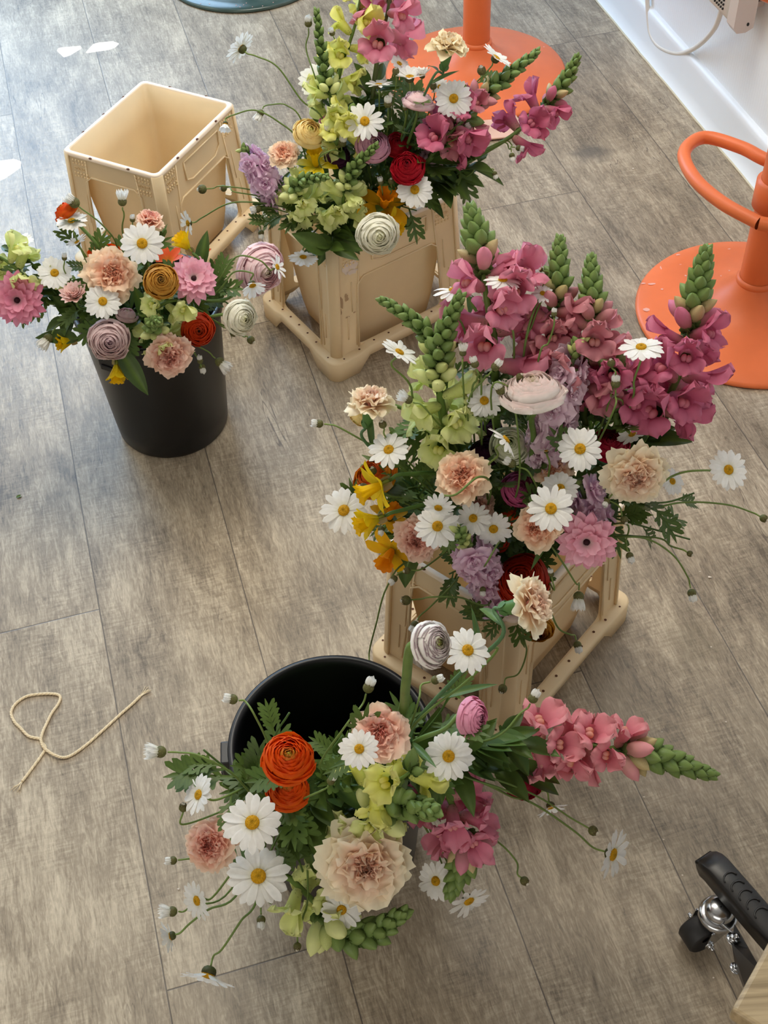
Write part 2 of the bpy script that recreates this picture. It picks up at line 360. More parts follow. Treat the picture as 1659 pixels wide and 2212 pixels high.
# ------------------------------------------------------------------ stools
def stool(x, y, rot, m, label, chips=None, foot=None, R=.221, group=None):
    r = empty('bar_stool', (x, y, 0))
    g = G(); g.lathe([(R-.006, .0), (R-.001, .002), (R, .005), (R-.003, .009), (R*.97, .0115), (R*.85, .015), (R*.7, .019), (R*.55, .025), (R*.42, .034), (R*.32, .046), (R*.24, .062), (R*.19, .075), (R*.165, .085)], 72); obj('base_plate', g, m, r)
    g = G(); g.lathe([(.037, .078), (.0385, .083), (.0385, .088), (.036, .092), (.033, .093)], 40); obj('collar', g, m, r)
    g = G(); g.lathe([(.0325, .08), (.0325, .45), (.0325, .50)], 40); g.lathe([(.026, .50), (.026, .70)], 32); obj('pole', g, m, r)
    g = G(); g.lathe([(.02, .70), (.17, .702), (.185, .712), (.19, .73), (.18, .748), (.15, .755), (.001, .752)], 48); obj('seat', g, m, r)
    if foot:
        pts = [Vector(p)-Vector((x, y, 0)) for p in foot]; pts = spline(pts+[pts[0]], 8); g = G(); g.tube(pts, .0125, (1, 1, 1), 12, False); obj('footrest', g, m, r)
        g = G(); z = pts[0].z; g.lathe([(.033, z-.03), (.040, z-.026), (.040, z+.026), (.033, z+.03)], 32); obj('footrest_clamp', g, m, r)
    if chips:
        g = G(); rg = random.Random(8)
        for px, py, w_, h_ in chips:
            c = at_z(px, py, .016); dd = c-Vector((x, y, 0)); rr = Vector((dd.x, dd.y)).length
            z = None; pf = [(R, .005), (R*.97, .0115), (R*.85, .015), (R*.7, .019), (R*.55, .025), (R*.42, .034), (R*.32, .046)]
            for (ra, za), (rb, zb) in zip(pf, pf[1:]):
                if rb <= rr <= ra: z = za+(zb-za)*(ra-rr)/(ra-rb)
            if z is None: continue
            n = 9; ids = [g.add((dd.x+w_*math.cos(2*PI*k/n)*rg.uniform(.6, 1), dd.y+h_*math.sin(2*PI*k/n)*rg.uniform(.6, 1), z+.0009)) for k in range(n)]; g.f.append(tuple(ids))
        obj('chipped_paint', g, M_chip, r, False)['kind'] = 'stuff'
    tag(r, label, 'stool', group); return r
fz = .28
fr = [at_z(a, b, fz) for a, b in ((1640, 482), (1560, 438), (1500, 385), (1478, 330), (1520, 297), (1600, 318), (1659, 347))]
pc = Vector((.738, 1.909, fz)); fr += [pc+Vector((.075, .055, 0)), pc+Vector((.085, -.02, 0)), pc+Vector((.03, -.115, 0))]
chips = [(1409, 612, .011, .004), (1430, 626, .004, .003), (1396, 667, .009, .006), (1480, 600, .003, .003), (1575, 538, .004, .002), (1428, 577, .002, .007), (1390, 609, .006, .003),
         (1465, 548, .006, .003), (1553, 616, .002, .002), (1572, 600, .002, .002), (1500, 577, .002, .002), (1618, 657, .002, .002), (1640, 663, .002, .002), (1470, 572, .003, .001)]
stool(.738, 1.909, 0, M_orange, 'orange bar stool with looped footrest and chipped round base by the skirting', chips, fr, group='orange bar stools')
pb = [Vector((.279, 2.850, .34))+Vector((.17*math.cos(a)*(1.0), .10*math.sin(a)+.10, 0)) for a in [2*PI*k/10 for k in range(10)]]
stool(.279, 2.850, 0, M_orange, 'orange bar stool standing behind the bouquet in the far crate', [(1190, 95, .004, .002), (1175, 100, .003, .002)], pb, group='orange bar stools')
gs = stool(-.305, 3.43, 0, M_greenbase, 'grey-green round stool base at the top edge of the floor', [(a, b, .002, .0015) for a, b in ((425, 8), (433, 5), (510, 10), (518, 13), (526, 9), (470, 18), (545, 12), (590, 3), (600, 8), (452, 6), (532, 6), (567, 10))], None)
g = G(); q = [at_z(a, b, 0) for a, b in ((905, 262), (1075, 232), (1112, 250), (1126, 272), (1122, 290), (1100, 302), (1060, 306), (920, 300))]
c0 = q[0].copy(); ids = [g.add((p.x-c0.x, p.y-c0.y, .004)) for p in q]; g.f.append(tuple(ids)); o = obj('board', g, plain('pale_wood', (220, 178, 156), .5, var=.1), None, False, solid=.004, offset=-1, bevel=.0015); o.location = (c0.x, c0.y, 0)
tag(o, 'thin pale board lying on the floor against the far orange stool', 'board')

# ------------------------------------------------------------------ flower crates
CA, CB, CA2, CB2, CH, CRB = .277, .218, .338, .269, .288, .044
def panel_mesh(wt, wb, z0, z1, hole, thick):
    """flat side: s across, t up. returns list builder in local (x across, z up)"""
    bm = bmesh.new(); edges = []
    def loop(pts):
        vs = [bm.verts.new((p[0], 0, p[1])) for p in pts]
        for i in range(len(vs)): edges.append(bm.edges.new((vs[i], vs[(i+1) % len(vs)])))
    loop([(-wb/2, z0), (wb/2, z0), (wt/2, z1), (-wt/2, z1)])
    (a0, a1, h0, h1, rr) = hole; pts = []
    cs = [(-a0, h0), (a0, h0), (a1, h1), (-a1, h1)]
    for i in range(4):
        c = Vector((*cs[i], 0)); p = Vector((*cs[i-1], 0)); n = Vector((*cs[(i+1) % 4], 0)); u = (p-c).normalized(); v = (n-c).normalized()
        A = c+u*rr; B = c+v*rr
        for k in range(7): t = k/6; q = A*(1-t)**2+c*2*t*(1-t)+B*t*t; pts.append((q.x, q.y))
    loop(pts)
    bmesh.ops.triangle_fill(bm, use_beauty=True, use_dissolve=False, edges=edges); return bm
def side_matrix(dirx, halft, halfb):
    """maps (x across, 0, z) to the sloping face whose outward normal is dirx"""
    n = Vector(dirx); a = Vector((-n.y, n.x, 0))
    def f(p, off=0):
        t = (p[2]-CRB)/(CH-CRB); dist = halfb+(halft-halfb)*t
        return n*(dist+off)+a*p[0]+Vector((0, 0, p[2]))
    return f
txt_cache = {}
def text_mesh(s):
    if s not in txt_cache:
        cu = bpy.data.curves.new('t', 'FONT'); cu.body = s; cu.size = 1; cu.extrude = .02; cu.align_x = 'CENTER'; cu.align_y = 'CENTER'; cu.resolution_u = 2
        o = bpy.data.objects.new('t', cu); COL.objects.link(o); dg = bpy.context.evaluated_depsgraph_get(); me = bpy.data.meshes.new_from_object(o.evaluated_get(dg))
        txt_cache[s] = ([v.co.copy() for v in me.vertices], [tuple(p.vertices) for p in me.polygons]); bpy.data.objects.remove(o); bpy.data.curves.remove(cu); bpy.data.meshes.remove(me)
    return txt_cache[s]
def crate(x, y, rot, label, marks=None):
    r = empty('flower_crate', (x, y, 0), rot); rc = .013; FL = .036
    for k, (n, wt, wb, ht, hb_, long) in enumerate((((0, -1), CA, CA2-FL, CB/2, (CB2-FL)/2, 1), ((1, 0), CB, CB2-FL, CA/2, (CA2-FL)/2, 0), ((0, 1), CA, CA2-FL, CB/2, (CB2-FL)/2, 1), ((-1, 0), CB, CB2-FL, CA/2, (CA2-FL)/2, 0))):
        f = side_matrix((n[0], n[1], 0), ht, hb_)
        top = CH-.085 if long else CH-.045
        bm = panel_mesh(wt-2*rc, wb-2*rc, CRB-.002, CH-.004, ((.325 if long else .295)*wb, (.325 if long else .295)*wt, CRB+.006, top, .014), .003)
        for v in bm.verts: v.co = f(v.co)
        bmesh.ops.recalc_face_normals(bm, faces=bm.faces)
        if sum(((q.normal.x*n[0]+q.normal.y*n[1]) for q in bm.faces)) < 0: bmesh.ops.reverse_faces(bm, faces=bm.faces)
        me = bpy.data.meshes.new('side_panel'); bm.to_mesh(me); bm.free(); pn = link('side_panel', me, M_cream, r, solid=.004, offset=-1)
        # lip round the window opening
        a0 = (.325 if long else .295)*wb; a1 = (.325 if long else .295)*wt
        g = G(); pts = [(-a0, CRB+.004), (-a1, top-.012), (-a1+.014, top), (a1-.014, top), (a1, top-.012), (a0, CRB+.004)]
        g.tube([f((p[0], 0, p[1]), .001) for p in pts], .0019, (1, 1, 1), 8); obj('window_lip', g, M_cream, pn)
        # ribs, panel crease and dotted grip fields
        for sgn in (-1, 1):
            g = G()
            for off, za, zb in ((.050, .075, .15), (.040, .135, .20), (.030, .075, .13)):
                q = lambda z: (sgn*((wb/2-off)+((wt-wb)/2)*((z-CRB)/(CH-CRB))), 0, z)
                g.tube([f(q(za), .0005), f(q(zb), .0005)], .0011, (1, 1, 1), 5)
            xx = wt/2-(.058 if long else .052)
            g.tube([f((sgn*xx, 0, CH-.01), .0006), f((sgn*(xx+.022), 0, CRB+.01), .0006)], .0016, (1, 1, 1), 5)
            obj('moulded_rib', g, M_cream, pn)['kind'] = 'stuff'
        vs, fs = text_mesh('STICKER')
        for sgn in (-1, 1):
            g = G()
            x0 = sgn*(wt/2-.036)
            for i in range(5):
                for j in (0, 1, 4, 5):
                    c = f((x0+(i-2)*.0072, 0, CH-.014-j*.0068), .0009); g.ball(c, .0021, .0021, .0021, (1, 1, 1), 7, 4)
            b = len(g.v)
            for v in vs: g.add(f((-(-x0-v.x*.0078), 0, CH-.032+v.y*.0088), .0010+v.z*.03))
            for q in fs: g.f.append(tuple(b+i for i in q))
            obj('embossed_sticker_field', g, M_emb, pn, False)['kind'] = 'stuff'
        if long:    # recessed card holder
            g = G(); P = [(-wt*.20, CH-.02), (wt*.24, CH-.02), (wt*.24, CH-.050), (wt*.17, CH-.066), (-wt*.13, CH-.066), (-wt*.20, CH-.058)]
            g.tube([f((p[0], 0, p[1]), .0016) for p in P+P[:1]], .0018, (1, 1, 1), 6); obj('card_holder', g, M_cream, pn)
    g = G()      # rounded corner posts
    for i, (sx, sy) in enumerate(((1, 1), (-1, 1), (-1, -1), (1, -1))):
        g = G(); rows = []
        for z in (CRB-.002, .12, .2, CH-.004):
            t = (z-CRB)/(CH-CRB); hx = (CA2-FL)/2+(CA/2-(CA2-FL)/2)*t; hy = (CB2-FL)/2+(CB/2-(CB2-FL)/2)*t
            rows.append([(sx*(hx-rc+rc*math.cos(a)), sy*(hy-rc+rc*math.sin(a)), z) for a in [PI/2*k/8 for k in range(9)]])
        g.grid(rows, None)
        if sx*sy < 0: g.f = [q[::-1] for q in g.f]
        obj('corner_post', g, M_cream, r, solid=.004, offset=1)
    def rr(hx, hy, rad, z, n=6):
        out = []
        for i, (sx, sy) in enumerate(((1, 1), (-1, 1), (-1, -1), (1, -1))):
            for k in range(n+1):
                a = PI/2*i+PI/2*k/n; out.append(Vector((sx*(hx-rad)+rad*math.cos(a), sy*(hy-rad)+rad*math.sin(a), z)))
        return out
    g = G()   # rim
    g.grid([rr(CA/2-.008, CB/2-.008, .010, CH-.012), rr(CA/2-.007, CB/2-.007, .010, CH-.001), rr(CA/2-.005, CB/2-.005, .011, CH), rr(CA/2+.000, CB/2+.000, .012, CH), rr(CA/2+.002, CB/2+.002, .013, CH-.002), rr(CA/2+.002, CB/2+.002, .013, CH-.007)], None, True)
    rim = obj('rim', g, M_rim, r)
    for k in range(3):
        for s in (-1, 1): g = G(); g.ball((CA*(k-1)*.25, s*(CB/2+.0008), CH-.001), .004, .0028, .0016, (0, 0, 0)); obj('rim_notch', g, M_hole, rim)
    for k in (-1, 1):
        for s in (-1, 1): g = G(); g.ball((s*(CA/2+.0008), CB*k*.2, CH-.001), .0028, .004, .0016, (0, 0, 0)); obj('rim_notch', g, M_hole, rim)
    g = G()   # inner tapering bucket
    g.grid([rr(CA/2-.006, CB/2-.006, .012, CH-.003), rr(CA/2-.015, CB/2-.014, .014, .22), rr(CA/2-.032, CB/2-.029, .018, .05), rr(CA/2-.038, CB/2-.034, .02, .012), rr(CA/2-.044, CB/2-.040, .02, .008), rr(.02, .012, .004, .008)], None, True)
    obj('container', g, M_cream, r, solid=.003, offset=0)
    # base frame with feet: outer skirt, top flange, inner skirt
    def outline(hx, hy, rad):
        out = []
        for i, (sx, sy) in enumerate(((1, 1), (-1, 1), (-1, -1), (1, -1))):
            for k in range(7):
                a = PI/2*i+PI/2*k/6; out.append((sx*(hx-rad)+rad*math.cos(a), sy*(hy-rad)+rad*math.sin(a), 0))
            nx = out[-1]; nn = ((-1, 1), (-1, -1), (1, -1), (1, 1))[i]
            a = PI/2*(i+1); ex = (nn[0]*(hx-rad)+rad*math.cos(a), nn[1]*(hy-rad)+rad*math.sin(a))
            L = math.dist(nx[:2], ex)
            for sdist, lift in ((.036, 0), (.048, .5), (.062, 1), (L*.5, 1), (L-.062, 1), (L-.048, .5), (L-.036, 0)):
                t = sdist/L; out.append((nx[0]+(ex[0]-nx[0])*t, nx[1]+(ex[1]-nx[1])*t, lift))
        return out
    o1 = outline(CA2/2, CB2/2, .022); o2 = outline(CA2/2-.003, CB2/2-.003, .020); i1 = outline(CA2/2-.019, CB2/2-.019, .013)
    g = G(); up = .008; foot = .032
    zt = lambda p: CRB+up*p[2]
    rows = [[Vector((p[0]*1.0, p[1]*1.0, foot*p[2])) for p in o1], [Vector((p[0], p[1], zt(p)-.003)) for p in o1], [Vector((p[0], p[1], zt(p))) for p in o2], [Vector((p[0], p[1], zt(p))) for p in i1], [Vector((p[0], p[1], max(zt(p)-.014, foot*p[2]))) for p in i1]]
    g.grid(rows, None, True); fr_ = obj('base_frame', g, M_cream, r, 'sharp', solid=.003, offset=-1)
    g = G()
    for i in range(-3, 4):
        for s in (-1, 1):
            q = (i*.034, s*(CB2/2-.011)); g.lathe([(.0001, 0), (.0022, 0)], 10, M=Matrix.Translation((q[0], q[1], CRB+(up if abs(i) < 3 else .3*up)+.0006)))
            if abs(i) < 3: q = (s*(CA2/2-.011), i*.030); g.lathe([(.0001, 0), (.0022, 0)], 10, M=Matrix.Translation((q[0], q[1], CRB+(up if abs(i) < 2 else .75*up)+.0006)))
    for sx in (-1, 1):
        for sy in (-1, 1):
            for q in ((sx*(CA2/2-.03), sy*(CB2/2-.008)), (sx*(CA2/2-.008), sy*(CB2/2-.03))): g.lathe([(.0001, 0), (.0018, 0)], 8, M=Matrix.Translation((q[0], q[1], CRB+.0006)))
    obj('peg_hole', g, M_hole, fr_, False)['kind'] = 'stuff'
    if marks:
        for nm, mt, side, lst in marks:
            f = side_matrix((0, -1, 0), CB/2, (CB2-FL)/2) if side == 'long' else side_matrix((-1, 0, 0), CA/2, (CA2-FL)/2)
            g = G(); rg = random.Random(nm)
            for (xx, zz, wx, wz) in lst:
                n = 12; ids = []
                for k in range(n): a = 2*PI*k/n; q = rg.uniform(.55, 1.05); ids.append(g.add(f((xx+wx*q*math.cos(a), 0, zz+wz*q*math.sin(a)), .0007)))
                g.f.append(tuple(ids))
            obj(nm, g, mt, r, False)
    tag(r, label, 'crate', 'cream plastic flower crates'); return r

# ------------------------------------------------------------------ flower geometry (unit radius heads, face along +Z)
def C(r, g, b): return lin((r, g, b))
STEM = C(134, 156, 80); STEMD = C(88, 114, 56); LEAF = C(62, 84, 34); LEAF2 = C(98, 122, 50)
def petal(g, rng, az, L, W, e0, e1, r0=0, z0=0, nu=6, nv=4, col=None, base=.3, peak=.6, fold=0, ruf=0, rf=3, serr=0, notch=0, groove=0, tipw=.12, arc=0, wob=0):
    P = []; CC = []; r, z = r0, z0; ph = rng.uniform(0, 6.28); ca, sa = math.cos(az), math.sin(az); se = [rng.uniform(-1, 1) for _ in range(nv+1)]; e = e0
    for i in range(nu+1):
        u = i/nu; e = e0+(e1-e0)*u
        if i: r += math.cos(e)*L/nu; z += math.sin(e)*L/nu
        wd = W*(base+(1-base)*math.sin(min(1, u/peak)*PI/2)) if u < peak else W*(tipw+(1-tipw)*math.sqrt(max(0, 1-((u-peak)/(1-peak))**2.4)))
        row = []; cc = []
        for j in range(nv+1):
            v = -1+2*j/nv; y = wd*v; dn = fold*wd*v*v + ruf*u**1.5*math.sin(rf*v*PI+ph)+wob*math.sin(ph*3+u*5)*u
            if groove: dn -= groove*(math.cos(v*PI*2)*.5-.5)*W
            ds = -arc*L*v*v*u
            if i == nu: ds += serr*L*se[j]-notch*L*(1-abs(v))*(1 if nv > 3 else 0)
            elif i == nu-1: ds += .4*serr*L*se[j]
            rr_ = r+ds*math.cos(e)-dn*math.sin(e); zz = z+ds*math.sin(e)+dn*math.cos(e)
            row.append(Vector((rr_*ca-y*sa, rr_*sa+y*ca, zz))); cc.append(col(u, v))
        P.append(row); CC.append(cc)
    g.grid(P, CC)
def shell(g, rng, az, half, rr, rz, belly, z0=0, nu=5, nv=5, wave=.02, col=None, r00=.04):
    P = []; CC = []; ph = rng.uniform(0, 6.28)
    for i in range(nu+1):
        u = i/nu; row = []; cc = []
        for j in range(nv+1):
            v = -1+2*j/nv; k = .55+.45*min(1, u*1.6); a = az+half*v*k
            edge = (1-.13*abs(v)**3*u); q = rr*(1+wave*math.sin(3*v+ph)*u); zz_ = rz*edge+wave*.8*math.sin(4*v+ph)*u
            r = r00*(1-u)**2+2*u*(1-u)*(belly)+u*u*q; z = z0*(1-u)**2+2*u*(1-u)*(rz*.12)+u*u*zz_
            row.append(Vector((r*math.cos(a), r*math.sin(a), z))); cc.append(col(u, v))
        P.append(row); CC.append(cc)
    g.grid(P, CC)
def shell2(g, rng, az, half, rr, rz, br, bz, nu=7, nv=6, wave=.02, col=None):
    P = []; CC = []; ph = rng.uniform(0, 6.28)
    for i in range(nu+1):
        u = i/nu; row = []; cc = []; k = .6+.4*min(1, u*1.6)
        for j in range(nv+1):
            v = -1+2*j/nv; a = az+half*v*k; e = 1-.10*abs(v)**3*u
            r = .04*(1-u)**2+2*u*(1-u)*br+u*u*rr*(1+wave*math.sin(4*v+ph)*u+.07*v*u); z = 2*u*(1-u)*bz+u*u*(rz*e+wave*.9*math.sin(5*v+ph))
            row.append(Vector((r*math.cos(a), r*math.sin(a), z))); cc.append(col(u, v))
        P.append(row); CC.append(cc)
    g.grid(P, CC)
MC = {}
def cached(key, fn):
    if key not in MC: MC[key] = fn()
    return MC[key]
WHT = C(246, 245, 240)
def m_daisy(var, cup, n=19, miss=0):
    def f():
        g = G(); rg = random.Random(var*7+n+int(cup*10)); wc = [C(250, 249, 246), C(244, 242, 236)]
        for i in range(n):
            if miss and rg.random() < miss: continue
            az = 2*PI*i/n+rg.uniform(-.07, .07); c = mix(wc[0], wc[1], rg.random()); L = .82*rg.uniform(.9, 1.05); e = cup+rg.uniform(-.10, .10)
            petal(g, rg, az, L, .15*rg.uniform(.85, 1.1), e+.12, e-.22+rg.uniform(-.14, .14), .17, (i % 2)*.02, 6, 4, lambda u, v, c=c: mix(C(232, 232, 205), c, u*4), base=.45, peak=.66, notch=.03, groove=.09, fold=rg.uniform(-.1, .2), wob=.012)
        return g.mesh('daisy_petals')
    return cached(('dp', var, cup, n, miss), f)
def m_disc():
    def f():
        g = G(); rg = random.Random(2); g.lathe([(.21, -.02), (.235, .03), (.22, .08), (.17, .12), (.10, .135), (.04, .125), (.001, .115)], 20, lambda t: mix(C(206, 150, 18), C(170, 132, 22), t*t))
        for i in range(90):
            a = i*2.39996; r = .225*math.sqrt(i/90); z = .12-.9*r*r+.01
            g.ball((r*math.cos(a), r*math.sin(a), z), .015, .015, .018, mix(C(226, 172, 24), C(176, 138, 26), 1-r/.225+rg.uniform(-.2, .2)), 5, 3)
        return g.mesh('disc')
    return cached('disc', f)
def m_calyx():
    def f():
        g = G(); rg = random.Random(4)
        g.lathe([(.03, -.26), (.12, -.25), (.21, -.19), (.245, -.10), (.25, -.01), (.2, .0)], 16, lambda t: mix(C(96, 104, 52), C(70, 62, 40), t), cap0=True)
        for i in range(26):
            az = i*2.4; k = i/26; petal(g, rg, az, .15, .04, 1.2-.5*k, 1.5, .10+.10*k, -.25+.14*k, 2, 2, lambda u, v: mix(C(110, 116, 60), C(84, 70, 44), u))
        return g.mesh('calyx')
    return cached('calyx', f)
def m_bud(kind):     # 0 closed brown bud, 1 tuft just opening, 2 shaving-brush
    def f():
        g = G(); rg = random.Random(kind+3)
        if kind == 0:
            for i in range(9): petal(g, rg, i*.7, .55, .13, 1.25, 1.9, .18, -.1, 3, 2, lambda u, v: C(238, 232, 214), base=.6)
        else:
            n = 18; L = (.95, .95, 1.25)[kind]
            for i in range(n): az = 2*PI*i/n+rg.uniform(-.1, .1); petal(g, rg, az, L*rg.uniform(.85, 1.05), .15, 1.12, 1.75+rg.uniform(-.1, .15) if kind == 1 else 1.45+rg.uniform(-.2, .1), .28, -.1, 5, 3, lambda u, v: mix(C(232, 230, 200), WHT, u*2), base=.7, groove=.1, fold=-.2)
            for i in range(8): petal(g, rg, i*.8, L*.85, .14, 1.3, 1.7, .12, -.05, 4, 2, lambda u, v: WHT, base=.7)
        return g.mesh('bud_petals')
    return cached(('bud', kind), f)
def m_budcup():
    def f():
        g = G(); rg = random.Random(9)
        g.ball((0, 0, -.15), .48, .48, .46, lambda t: mix(C(104, 112, 58), C(92, 76, 48), t), 12, 8)
        for i in range(34):
            k = i/34; th = 2.7-1.9*k; petal(g, rg, i*2.4, .26, .10, PI/2-(th-PI/2)*.2, PI/2+.5, .48*math.sin(th), -.15+.46*math.cos(th)*1.0, 2, 2, lambda u, v: mix(C(116, 122, 66), C(88, 66, 44), u*1.2))
        return g.mesh('bud_cup')
    return cached('budcup', f)
CARN = {'peach': (C(255, 234, 204), C(255, 204, 166), C(252, 160, 140)), 'pinkpeach': (C(255, 230, 206), C(252, 184, 160), C(244, 138, 134)),
        'cream': (C(255, 246, 218), C(255, 228, 196), C(248, 178, 164)), 'creamy': (C(255, 244, 212), C(254, 236, 200), C(250, 222, 188)), 'dusty': (C(255, 226, 206), C(246, 188, 168), C(226, 136, 126))}
def m_carn(sch, var):
    def f():
        g = G(); rg = random.Random(var*31+len(sch)); ce, ci, cc0 = CARN[sch]
        lay = [(7, 1.0, .40, .02, -.12, 0, .8), (8, .93, .42, .38, .05, .02, .9), (9, .82, .38, .75, .30, .05, 1.1), (9, .68, .33, 1.05, .7, .08, 1.3), (9, .54, .27, 1.3, 1.05, .10, 1.6), (8, .46, .22, 1.5, 1.35, .12, 2)]
        for k, (n, L, W, e0, e1, z0, rf) in enumerate(lay):
            t = k/5
            for i in range(n):
                az = 2*PI*(i+.5*k)/n+rg.uniform(-.22, .22); e = rg.uniform(-.16, .16)
                inner = mix(ci, cc0, t*1.1); tip = mix(ce, mix(ci, cc0, .35), max(0, t-.25)*1.2)
                petal(g, rg, az, L*rg.uniform(.86, 1.08), W*rg.uniform(.9, 1.15), e0+e+.25, e1+e-.1, .03, z0, 6, 8,
                      lambda u, v, a=inner, b=tip: mix(a, b, (u**1.6)), base=.15, peak=.9, tipw=.75, ruf=.09+.035*t, rf=rf+rg.random()*1.2, serr=.08, arc=.16, fold=.12+.15*t)
        for i in range(16):
            az = rg.uniform(0, 6.28); petal(g, rg, az, rg.uniform(.35, .55), .16, 1.2+rg.uniform(-.3, .3), 1.9, rg.uniform(0, .22), .12, 4, 5, lambda u, v: mix(cc0, mix(ci, cc0, .4), u), base=.3, peak=.85, tipw=.7, ruf=.08, rf=2, serr=.08)
        return g.mesh('carnation_petals')
    return cached(('carn', sch, var), f)
def m_carncup():
    def f():
        g = G(); rg = random.Random(1); c = C(98, 140, 70)
        g.lathe([(.10, -.95), (.16, -.9), (.2, -.7), (.24, -.4), (.26, -.1), (.22, .04)], 12, lambda t: mix(C(84, 124, 70), c, t), cap0=True)
        for i in range(5): petal(g, rg, 2*PI*i/5, .36, .15, 1.3, .9, .24, -.18, 3, 3, lambda u, v: c, peak=.4)
        for i in range(4): petal(g, rg, 2*PI*i/4, .3, .13, 1.3, 1.4, .17, -.92, 3, 2, lambda u, v: C(90, 128, 74), peak=.4)
        return g.mesh('calyx_tube')
    return cached('carncup', f)
# ranunculus schemes: outer, inner, rim edge, eye
RAN = {'yellow': (C(255, 228, 152), C(254, 222, 130), C(255, 238, 176), C(206, 196, 70)), 'palepink': (C(254, 220, 224), C(252, 200, 208), C(252, 236, 236), C(210, 190, 150)),
       'mauve': (C(222, 168, 188), C(206, 134, 164), C(232, 186, 202), C(150, 120, 100)), 'red': (C(176, 16, 38), C(140, 8, 28), C(200, 28, 44), C(70, 6, 16)),
       'plum': (C(70, 32, 62), C(50, 20, 46), C(90, 44, 80), C(28, 12, 26)), 'white': (C(254, 252, 236), C(252, 248, 220), C(255, 253, 240), C(240, 238, 190)),
       'ochre': (C(214, 158, 64), C(190, 118, 40), C(226, 176, 84), C(66, 28, 20)), 'orangered': (C(216, 66, 26), C(186, 34, 18), C(226, 84, 30), C(50, 14, 10)),
       'greymauve': (C(228, 202, 200), C(208, 170, 176), C(236, 212, 210), C(158, 118, 134)), 'orange': (C(244, 110, 18), C(236, 84, 12), C(222, 62, 14), C(196, 186, 70)),
       'deepred': (C(186, 44, 18), C(150, 22, 12), C(196, 54, 20), C(110, 14, 10)), 'crimson': (C(168, 20, 50), C(130, 10, 36), C(186, 32, 62), C(60, 4, 18)),
       'picotee': (C(252, 248, 242), C(244, 236, 226), C(112, 34, 78), C(168, 182, 84)), 'pink': (C(244, 178, 202), C(228, 128, 166), C(238, 158, 186), C(120, 76, 84)),
       'magenta': (C(190, 84, 130), C(150, 44, 98), C(206, 104, 146), C(70, 14, 40)), 'stripe': (C(244, 176, 34), C(214, 74, 20), C(196, 50, 18), C(120, 40, 16)),
       'whitepink': (C(255, 250, 244), C(252, 238, 230), C(240, 206, 202), C(200, 190, 150)), 'brownyel': (C(226, 168, 24), C(110, 26, 14), C(150, 50, 16), C(80, 20, 14)), 'greenwhite': (C(236, 238, 214), C(206, 216, 150), C(242, 242, 220), C(130, 156, 60))}
def m_ran(sch, var, openness=1.0):
    def f():
        g = G(); rg = random.Random(var*13+len(sch)*3); co, ci, ce, cy = RAN[sch]; n = 13
        n = 12 if sch in ('picotee', 'white', 'whitepink', 'palepink', 'greenwhite') else 15
        for k in range(n):
            t = k/(n-1); last = k >= n-2; rim = .06+.80*t; rz = .95*math.sqrt(max(.05, 1-(rim*.92)**2)); m_ = 3 if t < .3 else (4 if t < .7 else 5)
            bel, cz = rim+.30+.10*t, rz-.24-.16*t
            if last: q = k-(n-3); rim = .84+.06*q; rz = .58-.08*q; bel = rim+.32; cz = .04
            base = mix(ci, co, t**.7)
            if t < .22: base = mix(cy, base, t/.3)
            edge = mix(base, ce, .9 if sch in ('picotee', 'stripe') else .6); lo = .93 if sch == 'picotee' else .78
            for i in range(m_):
                az = 2*PI*i/m_+k*1.1+rg.uniform(-.3, .3); j = rg.uniform(-.035, .035)
                shell2(g, rg, az, 1.2-.3*t if not last else .95, rim+j, rz+j*.9, bel+j, cz, 14 if sch == 'picotee' else 7, 7, .022+.022*t+(.02 if sch == 'orange' else 0),
                      lambda u, v, a=base, b=edge: mix(a, b, sm(lo, 1, u)))
        g.ball((0, 0, .78), .10, .10, .14, cy, 8, 5)
        if sch in ('palepink', 'white', 'whitepink', 'greymauve', 'red'):
            for i in range(4): petal(g, rg, i*1.55+rg.random(), .75, .42, .3, .75+rg.uniform(-.3, .2), .42, .08, 5, 6, lambda u, v: mix(co, ce, .3), base=.5, fold=.25, ruf=.04)
        return g.mesh('ranunculus_petals')
    return cached(('ran', sch, var), f)
def m_sepal():
    def f():
        g = G(); rg = random.Random(1)
        for i in range(5): petal(g, rg, 2*PI*i/5, .55, .17, -.2, .7, .05, -.03, 4, 3, lambda u, v: mix(C(98, 124, 60), C(150, 160, 100), u), peak=.5)
        g.lathe([(.07, -.12), (.13, -.04), (.12, .02)], 10, C(92, 120, 56))
        return g.mesh('sepals')
    return cached('sepal', f)
BUT = {'pink': (C(248, 194, 208), C(240, 160, 184), C(250, 226, 220)), 'deep': (C(242, 168, 190), C(228, 132, 164), C(240, 190, 196)), 'blush': (C(246, 216, 206), C(240, 196, 190), C(250, 232, 214))}
def m_butter(sch, var, up=0, n=14):
    def f():
        g = G(); rg = random.Random(var); a, b, c0 = BUT[sch]
        for k, (L, e0, e1, nn) in enumerate(((.98, .0, -.15, n), (.9, .22, .02, n), (.74, .5, .25, n-1), (.55, .8, .6, n-3))):
            for i in range(nn):
                az = 2*PI*(i+.5*k)/nn+rg.uniform(-.12, .12); e = rg.uniform(-.1, .1)+up
                cc = mix(a, b, rg.random()*.6+(.3 if k == 0 else 0)); petal(g, rg, az, L*rg.uniform(.9, 1.05), .165*rg.uniform(.85, 1.2), e0+e+.15, e1+e+rg.uniform(-.12, .12), .06, .03*k, 6, 4, lambda u, v, cc=cc: mix(c0, cc, u*1.9), base=.35, peak=.62, fold=.25, tipw=.12, groove=.05, serr=.035)
        return g.mesh('double_petals')
    return cached(('but', sch, var, up), f)
